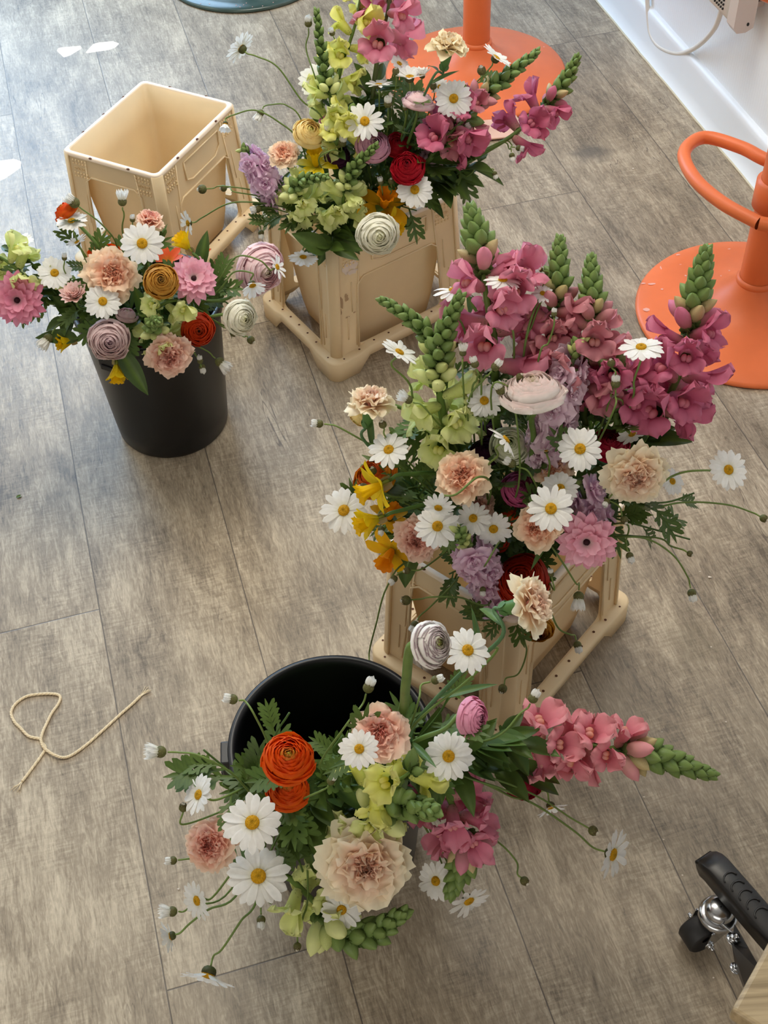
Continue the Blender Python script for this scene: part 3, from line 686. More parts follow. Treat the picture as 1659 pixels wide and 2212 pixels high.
def m_eye():
    def f():
        g = G(); g.ball((0, 0, .12), .12, .12, .17, C(46, 16, 22), 10, 6, bump=.1, rng=random.Random(1))
        for i in range(20): a = i*.314; g.tube([(.05*math.cos(a), .05*math.sin(a), .05), (.14*math.cos(a), .14*math.sin(a), .16)], .010, C(96, 70, 40), 4)
        return g.mesh('eye')
    return cached('eye', f)
DAF = {'yellow': (C(246, 214, 24), C(240, 190, 10)), 'orange': (C(248, 184, 20), C(244, 140, 12)), 'red': (C(232, 92, 40), C(214, 60, 36))}
def m_daff(sch, op):     # op: how far the outer petals spread
    def f():
        g = G(); rg = random.Random(int(op*10)); a, b = DAF[sch]
        for i in range(6): petal(g, rg, 2*PI*i/6+(i % 2)*.1, .95, .25, 1.35-op, .95-op*1.2, .08, 0, 7, 4, lambda u, v: mix(mix(a, C(170, 180, 40), .5), a, u*2.5), base=.5, peak=.5, fold=.25, tipw=.02, ruf=.02)
        return g.mesh('outer_petals')
    return cached(('daf', sch, op), f)
def m_trumpet(sch):
    def f():
        g = G(); rg = random.Random(3); a, b = DAF[sch]; n = 36; rows = []; cc = []
        for i, (r, z) in enumerate(((.12, .05), (.17, .25), (.2, .5), (.24, .75), (.32, .92), (.40, .98))):
            k = i/5; rows.append([Vector((r*(1+.10*k*math.sin(q*7)+.05*k*math.sin(q*13))*math.cos(q), r*(1+.10*k*math.sin(q*7)+.05*k*math.sin(q*13))*math.sin(q), z+.04*k*math.sin(q*11))) for q in [2*PI*j/n for j in range(n)]]); cc.append([mix(a, b, .3+.7*k)]*n)
        g.grid(rows, cc, True); return g.mesh('trumpet')
    return cached(('tr', sch), f)
def m_spathe():
    def f():
        g = G(); rg = random.Random(3); g.ball((0, 0, -.12), .13, .13, .2, C(150, 160, 60), 10, 6)
        petal(g, rg, 0, .5, .2, 1.4, 1.7, .1, -.35, 4, 4, lambda u, v: C(170, 146, 96), base=.8, fold=-.5)
        petal(g, rg, 2.5, .4, .2, 1.4, 1.7, .1, -.35, 4, 4, lambda u, v: C(150, 134, 84), base=.8, fold=-.5)
        return g.mesh('spathe')
    return cached('spathe', f)
# snapdragon: floret grows along +X, its upper lip towards +Z
SNAP = {'lime': (C(242, 246, 176), C(228, 236, 148), C(240, 228, 90)), 'pink': (C(236, 156, 176), C(224, 126, 154), C(238, 180, 110)), 'rose': (C(226, 154, 162), C(210, 126, 140), C(230, 170, 120)),
        'dusky': (C(218, 148, 154), C(200, 120, 132), C(220, 160, 120)), 'magenta': (C(222, 128, 156), C(204, 100, 134), C(220, 140, 130)), 'coral': (C(238, 166, 172), C(228, 130, 148), C(244, 184, 84)), 'lemon': (C(242, 240, 150), C(234, 234, 116), C(242, 224, 70))}
def m_floret(sch, var):
    def f():
        g = G(); rg = random.Random(var+5); a, b, y = SNAP[sch]; X = Matrix.Rotation(PI/2, 4, 'Y')
        ct = mix(b, C(214, 216, 150), .35)
        g.lathe([(.08, .02), (.14, .12), (.16, .3), (.19, .5), (.23, .62)], 12, lambda t: mix(ct, b, t*1.5), Matrix.Rotation(PI/2, 4, 'Y'))
        def lip(az, L, W, e0, e1, r0, colf, **k):
            h = G(); petal(h, rg, az, L, W, e0, e1, r0, .55, 6, 6, colf, **k)
            bb = len(g.v)
            for v, c in zip(h.v, h.c): q = Vector(v); g.add((q.z, q.y, -q.x), c)
            for q in h.f: g.f.append(tuple(bb+i for i in q))
        wv = rg.uniform(-.1, .1)
        hd = .5 if var % 2 else 0
        lip(PI-.40+wv, .58, .34, 1.45, .75+wv+hd, .16, lambda u, v: mix(b, a, u), base=.55, peak=.6, ruf=.11, rf=1.6, tipw=.3, fold=.2, arc=.1)
        lip(PI+.40+wv, .58, .34, 1.40, .8-wv+hd, .16, lambda u, v: mix(b, a, u), base=.55, peak=.6, ruf=.11, rf=1.6, tipw=.3, fold=.2, arc=.1)
        for q in (-.85, 0, .85): lip(q, .46, .27, 1.15, -.25+wv*2-hd*.6, .17, lambda u, v: mix(b, a, u), base=.6, peak=.6, ruf=.09, rf=1.5, tipw=.3, fold=-.2, arc=.1)
        yy = mix(a, y, .55); g.ball((.54, -.06, -.08), .15, .085, .11, lambda t: mix(a, yy, t*1.2), 8, 6); g.ball((.54, .06, -.08), .15, .085, .11, lambda t: mix(a, yy, t*1.2), 8, 6)
        for i in range(5): 
            h = G(); petal(h, rg, 2*PI*i/5, .26, .09, 1.0, 1.2, .04, 0, 3, 2, lambda u, v: C(96, 122, 56), peak=.4); bb = len(g.v)
            for v, c in zip(h.v, h.c): q = Vector(v); g.add((q.z, q.y, -q.x), c)
            for q in h.f: g.f.append(tuple(bb+i2 for i2 in q))
        return g.mesh('floret_petals')
    return cached(('flo', sch, var), f)
def m_sbud(sch, stage):   # 0 green tight, 1 green-tinted swelling, 2 coloured closed
    def f():
        g = G(); rg = random.Random(stage); a, b, y = SNAP[sch]; gr = C(88, 116, 58); gr2 = C(128, 152, 82)
        tip = (gr2, mix(C(190, 200, 110), a, .35), a)[stage]; L = (.72, .84, 1.0)[stage]; R = (.235, .235, .24)[stage]
        n = 12; rows = []; cc = []
        for i in range(9):
            t = i/8; r = R*math.sin(PI*min(1, (t*.90+.08)))**.8*((1.08-.3*t) if stage < 2 else .7+.5*t)*(1 if t < 1 else .3)
            rows.append([Vector((t*L, r*math.cos(q)*(1+.1*math.cos(3*q)), r*math.sin(q)*(1+.08*math.cos(2*q)))) for q in [2*PI*j/n for j in range(n)]]); cc.append([mix(gr if stage < 2 else mix(gr2, tip, .4), tip, t*1.3)]*n)
        g.grid(rows, cc, True)
        for i in range(5):
            h = G(); petal(h, rg, 2*PI*i/5, .46 if stage < 2 else .34, .19, .75, 1.75, .06, -.02, 4, 3, lambda u, v: mix(C(72, 100, 46), C(140, 160, 94), u*u), peak=.45, fold=-.2, tipw=.05); bb = len(g.v)
            for v, c in zip(h.v, h.c): q = Vector(v); g.add((q.z, q.y, -q.x), c)
            for q in h.f: g.f.append(tuple(bb+i2 for i2 in q))
        return g.mesh('snapdragon_bud')
    return cached(('sb', sch, stage), f)
STO = {'lilac': (C(248, 218, 236), C(238, 198, 222)), 'pinklilac': (C(246, 214, 236), C(238, 196, 224)), 'grey': (C(246, 220, 232), C(234, 202, 218))}
def m_stock(sch, var):
    def f():
        g = G(); rg = random.Random(var+50); a, b = STO[sch]; h = G()
        for k, (n, L, e0, e1) in enumerate(((4, .62, .1, -.1), (4, .5, .5, .3), (4, .36, .9, .9), (3, .26, 1.2, 1.3))):
            for i in range(n): petal(h, rg, 2*PI*(i+.5*k)/n+rg.uniform(-.25, .25), L*1.15, .33-.05*k, e0+.3, e1, .03, .3+.03*k, 5, 5, lambda u, v: mix(b, a, u), base=.3, peak=.65, ruf=.06, rf=1.6, tipw=.3, arc=.1)
        h.lathe([(.05, 0), (.07, .3)], 8, C(120, 140, 80))
        for v, c in zip(h.v, h.c): q = Vector(v); g.add((q.z, q.y, -q.x), c)
        g.f = list(h.f); return g.mesh('stock_floret')
    return cached(('sto', sch, var), f)
# leaves
def leaf_lobed(g, rng, p, d, up, L, c, dens=5):
    """deeply cut marguerite leaf built of flat tapering lobes"""
    d = d.normalized(); s = d.cross(up).normalized(); n = s.cross(d).normalized(); bend = rng.uniform(.1, .5)
    def pt(u, y): return p+d*(u*L)+s*(y*L)-n*(bend*L*u*u*.6)+n*(abs(y)*L*.25)
    def strip(a, b, w0, w1, tip=True):
        a = Vector((*a, 0)); b = Vector((*b, 0)); t = (b-a).normalized(); q = Vector((-t.y, t.x, 0)); rows = []
        for k, ww in ((0, w0), (.5, (w0+w1)*.55), (.85, w1*.9), (1, w1*.15 if tip else w1)):
            m_ = a+(b-a)*k; e1 = m_+q*ww; e2 = m_-q*ww; rows.append([pt(e1.x, e1.y), pt(m_.x, m_.y), pt(e2.x, e2.y)])
        cc = [[mix(c, LEAF2, .15), mix(c, LEAF2, .45), mix(c, LEAF2, .15)]]*4
        g.grid(rows, cc)
    strip((0, 0), (1, 0), .022, .05)
    for i in range(dens):
        u = .25+.58*i/dens; LL = .38*(1-abs(u-.5)*.7)
        for sd in (-1, 1):
            strip((u, 0), (u+LL*.85, sd*LL*.72), .035, .05)
            strip((u+LL*.30, sd*LL*.28), (u+LL*.42, sd*LL*.80), .03, .035)
def leaf_ovate(g, rng, p, d, up, L, c, W=.24):
    d = d.normalized(); s = d.cross(up).normalized(); n = s.cross(d).normalized(); bend = rng.uniform(.1, .5); rows = []; cc = []
    for i in range(8):
        u = i/7; w_ = W*L*(math.sin(PI*min(1, u**.8))**.8 if 0 < u < 1 else .02)
        rows.append([p+d*(u*L)+s*(w_*v)-n*(bend*L*u*u*.6)+n*(abs(v)*w_*.45) for v in (-1, -.5, 0, .5, 1)]); cc.append([c, c, mix(c, LEAF2, .6), c, c])
    g.grid(rows, cc)

# ------------------------------------------------------------------ the four bouquets
CLU = {}
def cluster(k, cx_, cy_, cz, rim, rimz, R, bulge, rad, lean=20):
    h = Vector((-cx_, -cy_, 0)).normalized(); a = math.radians(lean)
    CLU[k] = dict(c=Vector((cx_, cy_, cz)), n=h*math.cos(a)+Vector((0, 0, 1))*math.sin(a), rim=Vector((rim[0], rim[1], rimz)), R=R, b=bulge, rad=rad)
cluster('A', -.005, 1.93, .43, (-.013, 1.966), .288, .30, .06, .075, 26)
cluster('B', -.385, 1.65, .36, (-.382, 1.690), .285, .26, .06, .095, 26)
cluster('C', .165, 1.10, .44, (.175, 1.156), .288, .28, .07, .07, 26)
cluster('D', -.075, .78, .42, (-.080, .818), .285, .24, .07, .09, 28)
def P3(k, px, py, off=0.0):
    q = CLU[k]; d = ray(px, py); t = (q['c']-CAM).dot(q['n'])/d.dot(q['n']); p = CAM+d*t
    r = (p-q['c']).length/q['R']; t -= q['b']*max(-.3, 1-r*r)+off; p = CAM+d*t
    if p.z < .03: p = CAM+d*((.03-CAMH)/d.z)
    return p
def pxm(p, px): return px/FPX*((p-CAM).dot(FWD))
def axis(p, ang, tilt):
    tc = (CAM-p).normalized(); r = (RGT-tc*RGT.dot(tc)).normalized(); u = r.cross(tc)*-1
    u = tc.cross(r); a = math.radians(ang); t = math.radians(tilt)
    return (tc*math.cos(t)+(r*math.cos(a)+u*math.sin(a))*math.sin(t)).normalized()
def place(name, me, m, root, p, ax, s, spin, sz=1.0):
    o = bpy.data.objects.new(name, me); COL.objects.link(o)
    if not me.materials: me.materials.append(m)
    o.parent = root; o.location = p-root.location
    q = ax.to_track_quat('Z', 'Y') @ Quaternion((0, 0, 1), spin); o.rotation_mode = 'QUATERNION'; o.rotation_quaternion = q; o.scale = (s, s, s*sz); return o
RNG = random.Random(11)
def stem_path(k, end, ax, back, via):
    q = CLU[k]; rim = q['rim']; h = Vector((end.x-rim.x, end.y-rim.y, 0)); L = h.length; lim = q['rad']
    rp = rim+(h*(min(.6*L, lim)/L) if L > 1e-6 else Vector())+Vector((RNG.uniform(-.012, .012), RNG.uniform(-.012, .012), 0))
    root = rim-(h*(.25*min(.6*L, lim)/L) if L > 1e-6 else Vector())+Vector((RNG.uniform(-.02, .02), RNG.uniform(-.02, .02), 0)); root.z = .07
    pts = [root, rp+Vector((0, 0, .012))]
    if via: pts += via
    e0 = end-ax*back
    if not via:
        d = (e0-pts[-1]).length; hgt = max(.0, min(.05, d*.3)); mid = pts[-1].lerp(e0, .55)+Vector((0, 0, hgt*.6))-ax*min(.04, d*.2); pts.append(mid)
    pts.append(e0-ax*min(.02, (e0-pts[-1]).length*.3)); pts.append(e0)
    return root, spline(pts, 7)
def stem_obj(root, pts, r, c, c2=None, m=None):
    g = G(); c2 = c2 or c; g.tube([p-root.location for p in pts], lambda t: r*(1.15-.3*t), lambda t: mix(c, c2, t), 7); return obj('stem', g, m or M_green, root)
def foliage(root, pts, kind, n, size, t0=.25, t1=.9, c=None):
    if not n: return
    g = G(); c = c or LEAF; 
    for i in range(n):
        t = t0+(t1-t0)*(i+RNG.random()*.6)/n; k = min(len(pts)-2, int(t*(len(pts)-1))); p = pts[k]; d = (pts[k+1]-pts[k]).normalized()
        a = RNG.uniform(0, 6.28); o = d.orthogonal().normalized(); o = Quaternion(d, a) @ o; dd = (o*.9+d*.7+Vector((0, 0, .15))).normalized(); s = size*RNG.uniform(.75, 1.2)*(1.0 if kind == 'lobed' else 1)
        cc = mix(c, LEAF2, RNG.random()*.5)
        if p.z < CRIMZ: continue
        up = (d*.6+Vector((0, 0, 1))+(CAM-p).normalized()*.7).normalized()
        if kind == 'lobed': leaf_lobed(g, RNG, p-root.location, dd, up, s, cc, RNG.choice((3, 4)))
        else: leaf_ovate(g, RNG, p-root.location, dd, up, s, cc, RNG.uniform(.17, .25) if kind == 'ovate' else .07)
    if g.f: obj('foliage', g, M_green, root)
CRIMZ = .275
def via_pts(k, via): return [P3(k, *v) for v in via] if via else None

def daisy(k, px, py, d, label, ang=90, tilt=10, off=0, via=None, cup=0.0, n=19, miss=0, lv=5, group=None, ls=.05):
    p = P3(k, px, py, off); s = pxm(p, d)/2/(.97); ax = axis(p, ang, tilt); root_, pts = stem_path(k, p, ax, s*.25, via_pts(k, via)); r = empty('daisy', root_)
    v = RNG.randrange(5); sp = RNG.uniform(0, 6)
    place('petals', m_daisy(v, cup, n, miss), M_petal, r, p, ax, s, sp); place('flower_centre', m_disc(), M_disc, r, p, ax, s, sp); place('calyx', m_calyx(), M_calyx, r, p, ax, s, sp)
    stem_obj(r, pts, .0014, STEMD, STEM); foliage(r, pts, 'lobed', lv, ls, .15, .34 if via else .75)
    return tag(r, label, 'flower', group)
def bud(k, px, py, d, label, ang=90, tilt=60, off=0, via=None, kind=1, lv=2, group=None):
    p = P3(k, px, py, off); s = pxm(p, d)/2/(.48 if kind == 0 else .62); ax = axis(p, ang, tilt); root_, pts = stem_path(k, p, ax, s*.6, via_pts(k, via)); r = empty('daisy_bud', root_); s *= .85 if kind else 1
    place('petals', m_bud(kind), M_petal, r, p, ax, s, 0); place('calyx', m_budcup(), M_calyx, r, p, ax, s, 0)
    stem_obj(r, pts, .0012, STEMD, STEM); foliage(r, pts, 'lobed', lv, .04, .15, .34 if via else .75)
    return tag(r, label, 'flower bud', group)
def carn(k, px, py, d, label, sch='peach', ang=90, tilt=15, off=0, via=None, sz=.9):
    p = P3(k, px, py, off); s = pxm(p, d)/2/1.02; ax = axis(p, ang, tilt); pb = p-ax*s*.35; root_, pts = stem_path(k, pb, ax, s*.9, via_pts(k, via)); r = empty('carnation', root_)
    place('petals', m_carn(sch, RNG.randrange(4)), M_petal, r, pb, ax, s, RNG.uniform(0, 6), sz); place('calyx', m_carncup(), M_green, r, pb, ax, s, 0)
    stem_obj(r, pts, .0022, C(76, 112, 74), C(96, 132, 88)); foliage(r, pts, 'narrow', 4, .06, .3, .8, C(78, 110, 70))
    return tag(r, label, 'flower')
def ran(k, px, py, d, label, sch, ang=90, tilt=20, off=0, via=None, sz=1.0, thick=.0028, lv=2):
    p = P3(k, px, py, off); s = pxm(p, d)/2/1.0; ax = axis(p, ang, tilt); pb = p-ax*s*.45*sz; root_, pts = stem_path(k, pb, ax, s*.08, via_pts(k, via)); r = empty('ranunculus', root_)
    place('petals', m_ran(sch, RNG.randrange(3)), M_petal, r, pb, ax, s, RNG.uniform(0, 6), sz); place('sepals', m_sepal(), M_green, r, pb, ax, s, 0)
    stem_obj(r, pts, thick, C(96, 124, 60), C(120, 148, 76)); foliage(r, pts, 'lobed', lv, .055, .3, .8, C(66, 96, 50))
    return tag(r, label, 'flower')
def butter(k, px, py, d, label, sch='pink', ang=90, tilt=15, off=0, up=0, via=None):
    p = P3(k, px, py, off); s = pxm(p, d)/2; ax = axis(p, ang, tilt); pb = p-ax*s*.1; root_, pts = stem_path(k, pb, ax, s*.05, via_pts(k, via)); r = empty('double_anemone', root_)
    place('petals', m_butter(sch, RNG.randrange(3), up), M_petal, r, pb, ax, s, 0); place('flower_centre', m_eye(), M_calyx, r, pb, ax, s, 0); place('sepals', m_sepal(), M_green, r, pb, ax, s*.8, 0)
    stem_obj(r, pts, .0026, C(90, 118, 58)); foliage(r, pts, 'lobed', 3, .055, .3, .8)
    return tag(r, label, 'flower')
def daff(k, px, py, d, label, sch='yellow', ang=90, tilt=60, off=0, op=.5, via=None, sp=True):
    p = P3(k, px, py, off); s = pxm(p, d)/2*1.3; ax = axis(p, ang, tilt); pb = p-ax*s*.5; root_, pts = stem_path(k, pb, ax, s*.3, via_pts(k, via)); r = empty('daffodil' if sp else 'tulip', root_)
    place('outer_petals', m_daff(sch, op), M_petal, r, pb, ax, s*1.15, 1)
    if sp: place('trumpet', m_trumpet(sch), M_petal, r, pb, ax, s*(1 if op > .3 else 1.1), 0); place('spathe', m_spathe(), M_green, r, pb, ax, s, 0)
    stem_obj(r, pts, .0028, C(96, 130, 60)); foliage(r, pts, 'ovate', 1, .07, .5, .8)
    return tag(r, label, 'flower')
def spike(k, pts_px, label, sch, fl, nb=26, nf=9, size=.034, t_f=(.05, .5), t_m=.66, hide=True, lv=8, bsz=1.0, stemr=.0042, via=None, gr=0, close=.35):
    """pts_px: (px,py,off) from the lowest flower up to the tip"""
    nb = int(nb*1.05); bsz *= .88
    P = [P3(k, *q) for q in pts_px]; root_, pre = stem_path(k, P[0], (P[1]-P[0]).normalized(), .0, via_pts(k, via)); r = empty('snapdragon', root_)
    pre = pre[:-1]; vis = spline(P, 8); pts = pre+vis; g = G(); n = len(pts); nv_ = len(vis)
    cst = mix(C(108, 136, 62), C(84, 86, 50), gr)
    def rad(t):
        i = t*(n-1); u = max(0, (i-len(pre))/(nv_)); return stemr*(1-.72*u)
    g.tube([p-root_ for p in pts], rad, cst, 8); obj('stem', g, M_green, r)
    cum = [0]
    for a, b in zip(vis, vis[1:]): cum.append(cum[-1]+(b-a).length)
    T = cum[-1]
    def at(t):
        x = t*T
        for i in range(len(cum)-1):
            if x <= cum[i+1]+1e-9: f = (x-cum[i])/max(1e-9, cum[i+1]-cum[i]); return vis[i].lerp(vis[i+1], f), (vis[i+1]-vis[i]).normalized()
        return vis[-1], (vis[-1]-vis[-2]).normalized()
    th0 = RNG.uniform(0, 6.28)
    def put(nm, me, t, j, s, lean, m):
        p, d = at(t); o = d.orthogonal().normalized(); o = Quaternion(d, th0+j*2.4) @ o; X = (o*math.cos(lean)+d*math.sin(lean)).normalized(); Z = (d-X*d.dot(X)).normalized(); Y = Z.cross(X)
        ob = bpy.data.objects.new(nm, me); COL.objects.link(ob)
        if not me.materials: me.materials.append(m)
        ob.parent = r; ob.matrix_local = Matrix.Translation(p-root_+X*stemr*.4) @ Matrix(((X.x, Y.x, Z.x, 0), (X.y, Y.y, Z.y, 0), (X.z, Y.z, Z.z, 0), (0, 0, 0, 1))) @ Matrix.Diagonal((s, s, s, 1)); return ob
    j = 0
    for i in range(nf):
        t = t_f[0]+(t_f[1]-t_f[0])*i/max(1, nf-1); put('floret', m_floret(sch, RNG.randrange(4)), t, j, size*RNG.uniform(.9, 1.12)*(1.08-.25*i/nf), .25+RNG.uniform(-.2, .3), M_petal); j += 1
    nm = int(nb*.24)
    for i in range(nm):
        t = t_f[1]+(t_m-t_f[1])*(i+.5)/nm; put('bud', m_sbud(sch, 2 if i < nm/2 else 1), t, j, size*bsz*(1.0-.12*i/nm), .5+close*.5, M_petal if i < nm/2 else M_green); j += 1
    nt_ = nb-nm
    for i in range(nt_):
        u = (i+.3)/nt_; t = t_m+(1-t_m)*(1-(1-u)**1.25); put('bud', m_sbud(sch, 0), min(t, .995), j, size*bsz*(.98-.56*u), .35+close+.5*u, M_green); j += 1
    foliage(r, pts[:len(pre)+int(nv_*.15)], 'ovate', lv, .048, .3, 1.0, C(62, 92, 44))
    return tag(r, label, 'flower')
def stock(k, pts_px, label, sch='lilac', nf=16, size=.03, nb=10, lv=3, tb=.78):
    P = [P3(k, *q) for q in pts_px]; root_, pre = stem_path(k, P[0], (P[1]-P[0]).normalized(), .0, None); r = empty('stock_flower', root_); pre = pre[:-1]; vis = spline(P, 8); pts = pre+vis
    stem_obj(r, pts, .0032, C(104, 128, 76)); th0 = RNG.uniform(0, 6)
    nf = int(nf*.7); size *= 1.15
    for i in range(nf+nb):
        isb = i >= nf; u = i/nf*tb if not isb else tb+(1-tb)*(i-nf)/nb; x = u*(len(vis)-1); a = int(x); p = vis[a].lerp(vis[min(a+1, len(vis)-1)], x-a); d = (vis[min(a+1, len(vis)-1)]-vis[max(0, a-1)]).normalized()
        o = Quaternion(d, th0+i*2.4) @ d.orthogonal().normalized(); lean = .15 if not isb else .7; X = (o*math.cos(lean)+d*math.sin(lean)).normalized(); Z = (d-X*d.dot(X)).normalized(); Y = Z.cross(X); s = size*(1-.25*u)*RNG.uniform(.9, 1.1) if not isb else size*.45
        me = m_stock(sch, RNG.randrange(3)) if not isb else m_sbud('lime', 0 if i % 3 else 1); ob = bpy.data.objects.new('floret' if not isb else 'bud', me); COL.objects.link(ob)
        if not me.materials: me.materials.append(M_petal if not isb else M_green)
        ob.parent = r; ob.matrix_local = Matrix.Translation(p-root_) @ Matrix(((X.x, Y.x, Z.x, 0), (X.y, Y.y, Z.y, 0), (X.z, Y.z, Z.z, 0), (0, 0, 0, 1))) @ Matrix.Diagonal((s, s, s, 1))
    foliage(r, pts[:len(pre)+6], 'ovate', lv, .05, .3, 1, C(96, 122, 84)); return tag(r, label, 'flower')

# ------------------------------------------------------------------ crates and buckets
crate(-.422, 2.220, 1.068, 'empty cream crate with clean open top, at the upper left')
crate(-.013, 1.966, .577, 'scuffed cream crate holding the far bouquet, torn sticker at its corner',
      marks=[('sticker_residue', M_label, 'long', [(-.112, .232, .009, .014), (-.094, .236, .013, .013), (-.10, .222, .016, .007)]), ('scuff_mark', M_dirt, 'long', [(-.128, .165, .004, .016), (-.116, .172, .005, .010), (-.132, .145, .005, .011), (-.118, .128, .006, .002), (-.102, .131, .003, .002)])])
crate(.175, 1.156, .849, 'cream crate holding the large right-hand bouquet')
def bucket(x, y, label, rot=0):
    r = empty('black_bucket', (x, y, 0), rot); r0, r1, h = .101, .1285, .285
    g = G(); g.lathe([(.002, .004), (r0-.012, .004), (r0-.010, .0), (r0-.003, .0), (r0, .006), (r0+.003, .04), (r1-.009, h-.03), (r1-.007, h-.022), (r1-.003, h-.02), (r1-.002, h-.006), (r1, h-.003), (r1-.001, h), (r1-.005, h+.001), (r1-.009, h-.001), (r1-.0115, h-.012), (r1-.012, h-.03), (r0-.001, .04), (r0-.005, .012), (.002, .009)], 96)
    obj('bucket_body', g, M_black, r)
    for a in (PI, 0):
        g = G(); M = Matrix.Rotation(a, 4, 'Z') @ Matrix.Translation((r1+.003, 0, h-.022)); g.box(-.007, .006, -.016, .016, -.018, .018, M=M); g.box(.0, .009, -.012, .012, -.022, -.012, M=M)
        obj('handle_lug', g, M_black, r, False, bevel=.002)
    tag(r, label, 'bucket', 'black plastic buckets')
bucket(-.382, 1.690, 'black plastic bucket of mixed flowers in front of the empty crate', 1.1)
bucket(-.080, .818, 'half-filled black bucket nearest the camera with its dark inside showing', .05)

# ------------------------------------------------------------------ bouquet A (far crate)
spike('A', [(752, 345, -.02), (722, 250, 0), (700, 150, .02), (684, 26, .04)], 'tall pale lime snapdragon with a thin green tip, far left in the crate bouquet', 'lime', 0, nb=30, nf=6, size=.046, t_f=(.12, .46), t_m=.55, bsz=.75, stemr=.004)
spike('A', [(722, 220, -.04), (738, 140, -.02), (768, 50, 0), (792, -90, .02)], 'lime snapdragon leaving the top of the picture beside the pink one', 'lemon', 0, nb=20, nf=9, size=.05, t_f=(.05, .75), t_m=.85, stemr=.0045)
spike('A', [(800, 250, -.03), (815, 130, -.02), (838, 20, 0), (858, -120, .02)], 'bright pink snapdragon leaving the top of the picture', 'pink', 0, nb=16, nf=7, size=.06, t_f=(.42, .80), t_m=.9, gr=.7, lv=14, stemr=.005)
spike('A', [(955, 290, .0), (1010, 235, .01), (1075, 180, .02), (1158, 114, .03)], 'rose snapdragon leaning right with a green tip over the far stool', 'rose', 0, nb=30, nf=6, size=.05, t_f=(.0, .32), t_m=.5, gr=.4, bsz=.85, lv=10)
spike('A', [(1010, 350, -.01), (1110, 290, .0), (1180, 225, .01), (1215, 185, .01), (1246, 126, .02)], 'magenta snapdragon reaching furthest right of the far crate', 'magenta', 0, nb=28, nf=6, size=.052, t_f=(.34, .62), t_m=.74, gr=.1, lv=10, bsz=.8)
spike('A', [(938, 330, .02), (975, 285, .03), (1010, 255, .03)], 'plum-pink snapdragon blooms in front of the rose one in the far crate', 'magenta', 0, nb=3, nf=8, size=.055, t_f=(.2, .9), t_m=.95, lv=8)
spike('A', [(735, 515, -.02), (680, 455, .01), (640, 415, .04), (655, 390, .07), (704, 382, .10)], 'lime snapdragon bending over the front left edge of the far crate', 'lime', 0, nb=34, nf=8, size=.044, t_f=(.25, .55), t_m=.6, lv=10, bsz=.85)
spike('A', [(745, 480, -.01), (742, 430, .02), (765, 365, .05), (812, 315, .08)], 'second lime snapdragon with upturned green tip at the centre of the far crate', 'lime', 0, nb=30, nf=7, size=.042, t_f=(.05, .4), t_m=.5, lv=8, bsz=.85)
stock('A', [(600, 425, .0), (570, 385, .01), (545, 345, .02), (525, 322, .02)], 'pinkish-lilac stock spike hanging out on the left of the far crate', 'pinklilac', nf=16, size=.036, nb=9)
stock('A', [(925, 350, -.02), (935, 310, -.02), (935, 285, -.02)], 'pale lilac stock half hidden deep in the far bouquet', 'grey', nf=8, size=.034, nb=2)
daisy('A', 522, 105, 78, 'daisy seen from behind at the end of a long stem over the bare floor', 140, 118, .04, [(700, 270, 0), (650, 215, .01), (600, 145, .03), (555, 122, .04)], cup=.25, lv=2)
daisy('A', 487, 268, 44, 'small drooping daisy against the empty crate rim', 262, 66, .03, [(650, 310, 0), (600, 262, .02), (550, 238, .03), (505, 248, .03)], cup=1.0, n=14, lv=2)
bud('A', 562, 246, 24, 'half-open daisy bud hanging beside the drooping one left of the far crate', 240, 80, .02, [(655, 270, 0), (620, 228, .02), (585, 226, .02)], kind=2, lv=1)
daisy('A', 690, 178, 96, 'pale daisy behind the tall lime snapdragon', 90, 35, -.02, cup=.1)
daisy('A', 788, 262, 86, 'open daisy above the mauve ranunculus in the far crate', 90, 15, .05, cup=.05, n=14)
daisy('A', 885, 168, 78, 'daisy raised in front of the far stool base, left of a twin', 90, 70, .02, cup=.45)
daisy('A', 912, 163, 50, 'narrower half-closed daisy just right of its twin before the far stool', 85, 84, .03, cup=.9, n=15)
daisy('A', 818, 184, 62, 'daisy in side view with flat raised petals behind dark leaves', 92, 78, .02, cup=.25)
daisy('A', 862, 138, 52, 'pale daisy tucked behind the dark leaves of the pink snapdragon', 60, 60, -.03, cup=.2)
daisy('A', 980, 213, 84, 'open white daisy in front of the rose snapdragon', 90, 12, .06, cup=.0, n=20)
daisy('A', 1071, 126, 76, 'daisy tipped away over the orange base of the far stool', 55, 78, .03, cup=.3)
daisy('A', 950, 188, 46, 'small daisy half hidden behind the open one at the far stool', 100, 40, .02, cup=.2)
daisy('A', 896, 410, 82, 'open daisy over the back right rim of the far crate', 90, 8, .06, cup=0, n=20, lv=6, ls=.06)
daisy('A', 655, 553, 66, 'daisy hanging face down at the left corner of the far crate', 268, 58, .03, [(680, 500, .0), (668, 520, .03)], cup=.35, n=20, lv=3)
daisy('A', 407, 482, 58, 'daisy turned away at the end of a long stem before the empty crate', 190, 62, .05, [(640, 450, 0), (580, 440, .02), (500, 438, .04), (440, 468, .05)], cup=.3, n=13, miss=.15, lv=3)
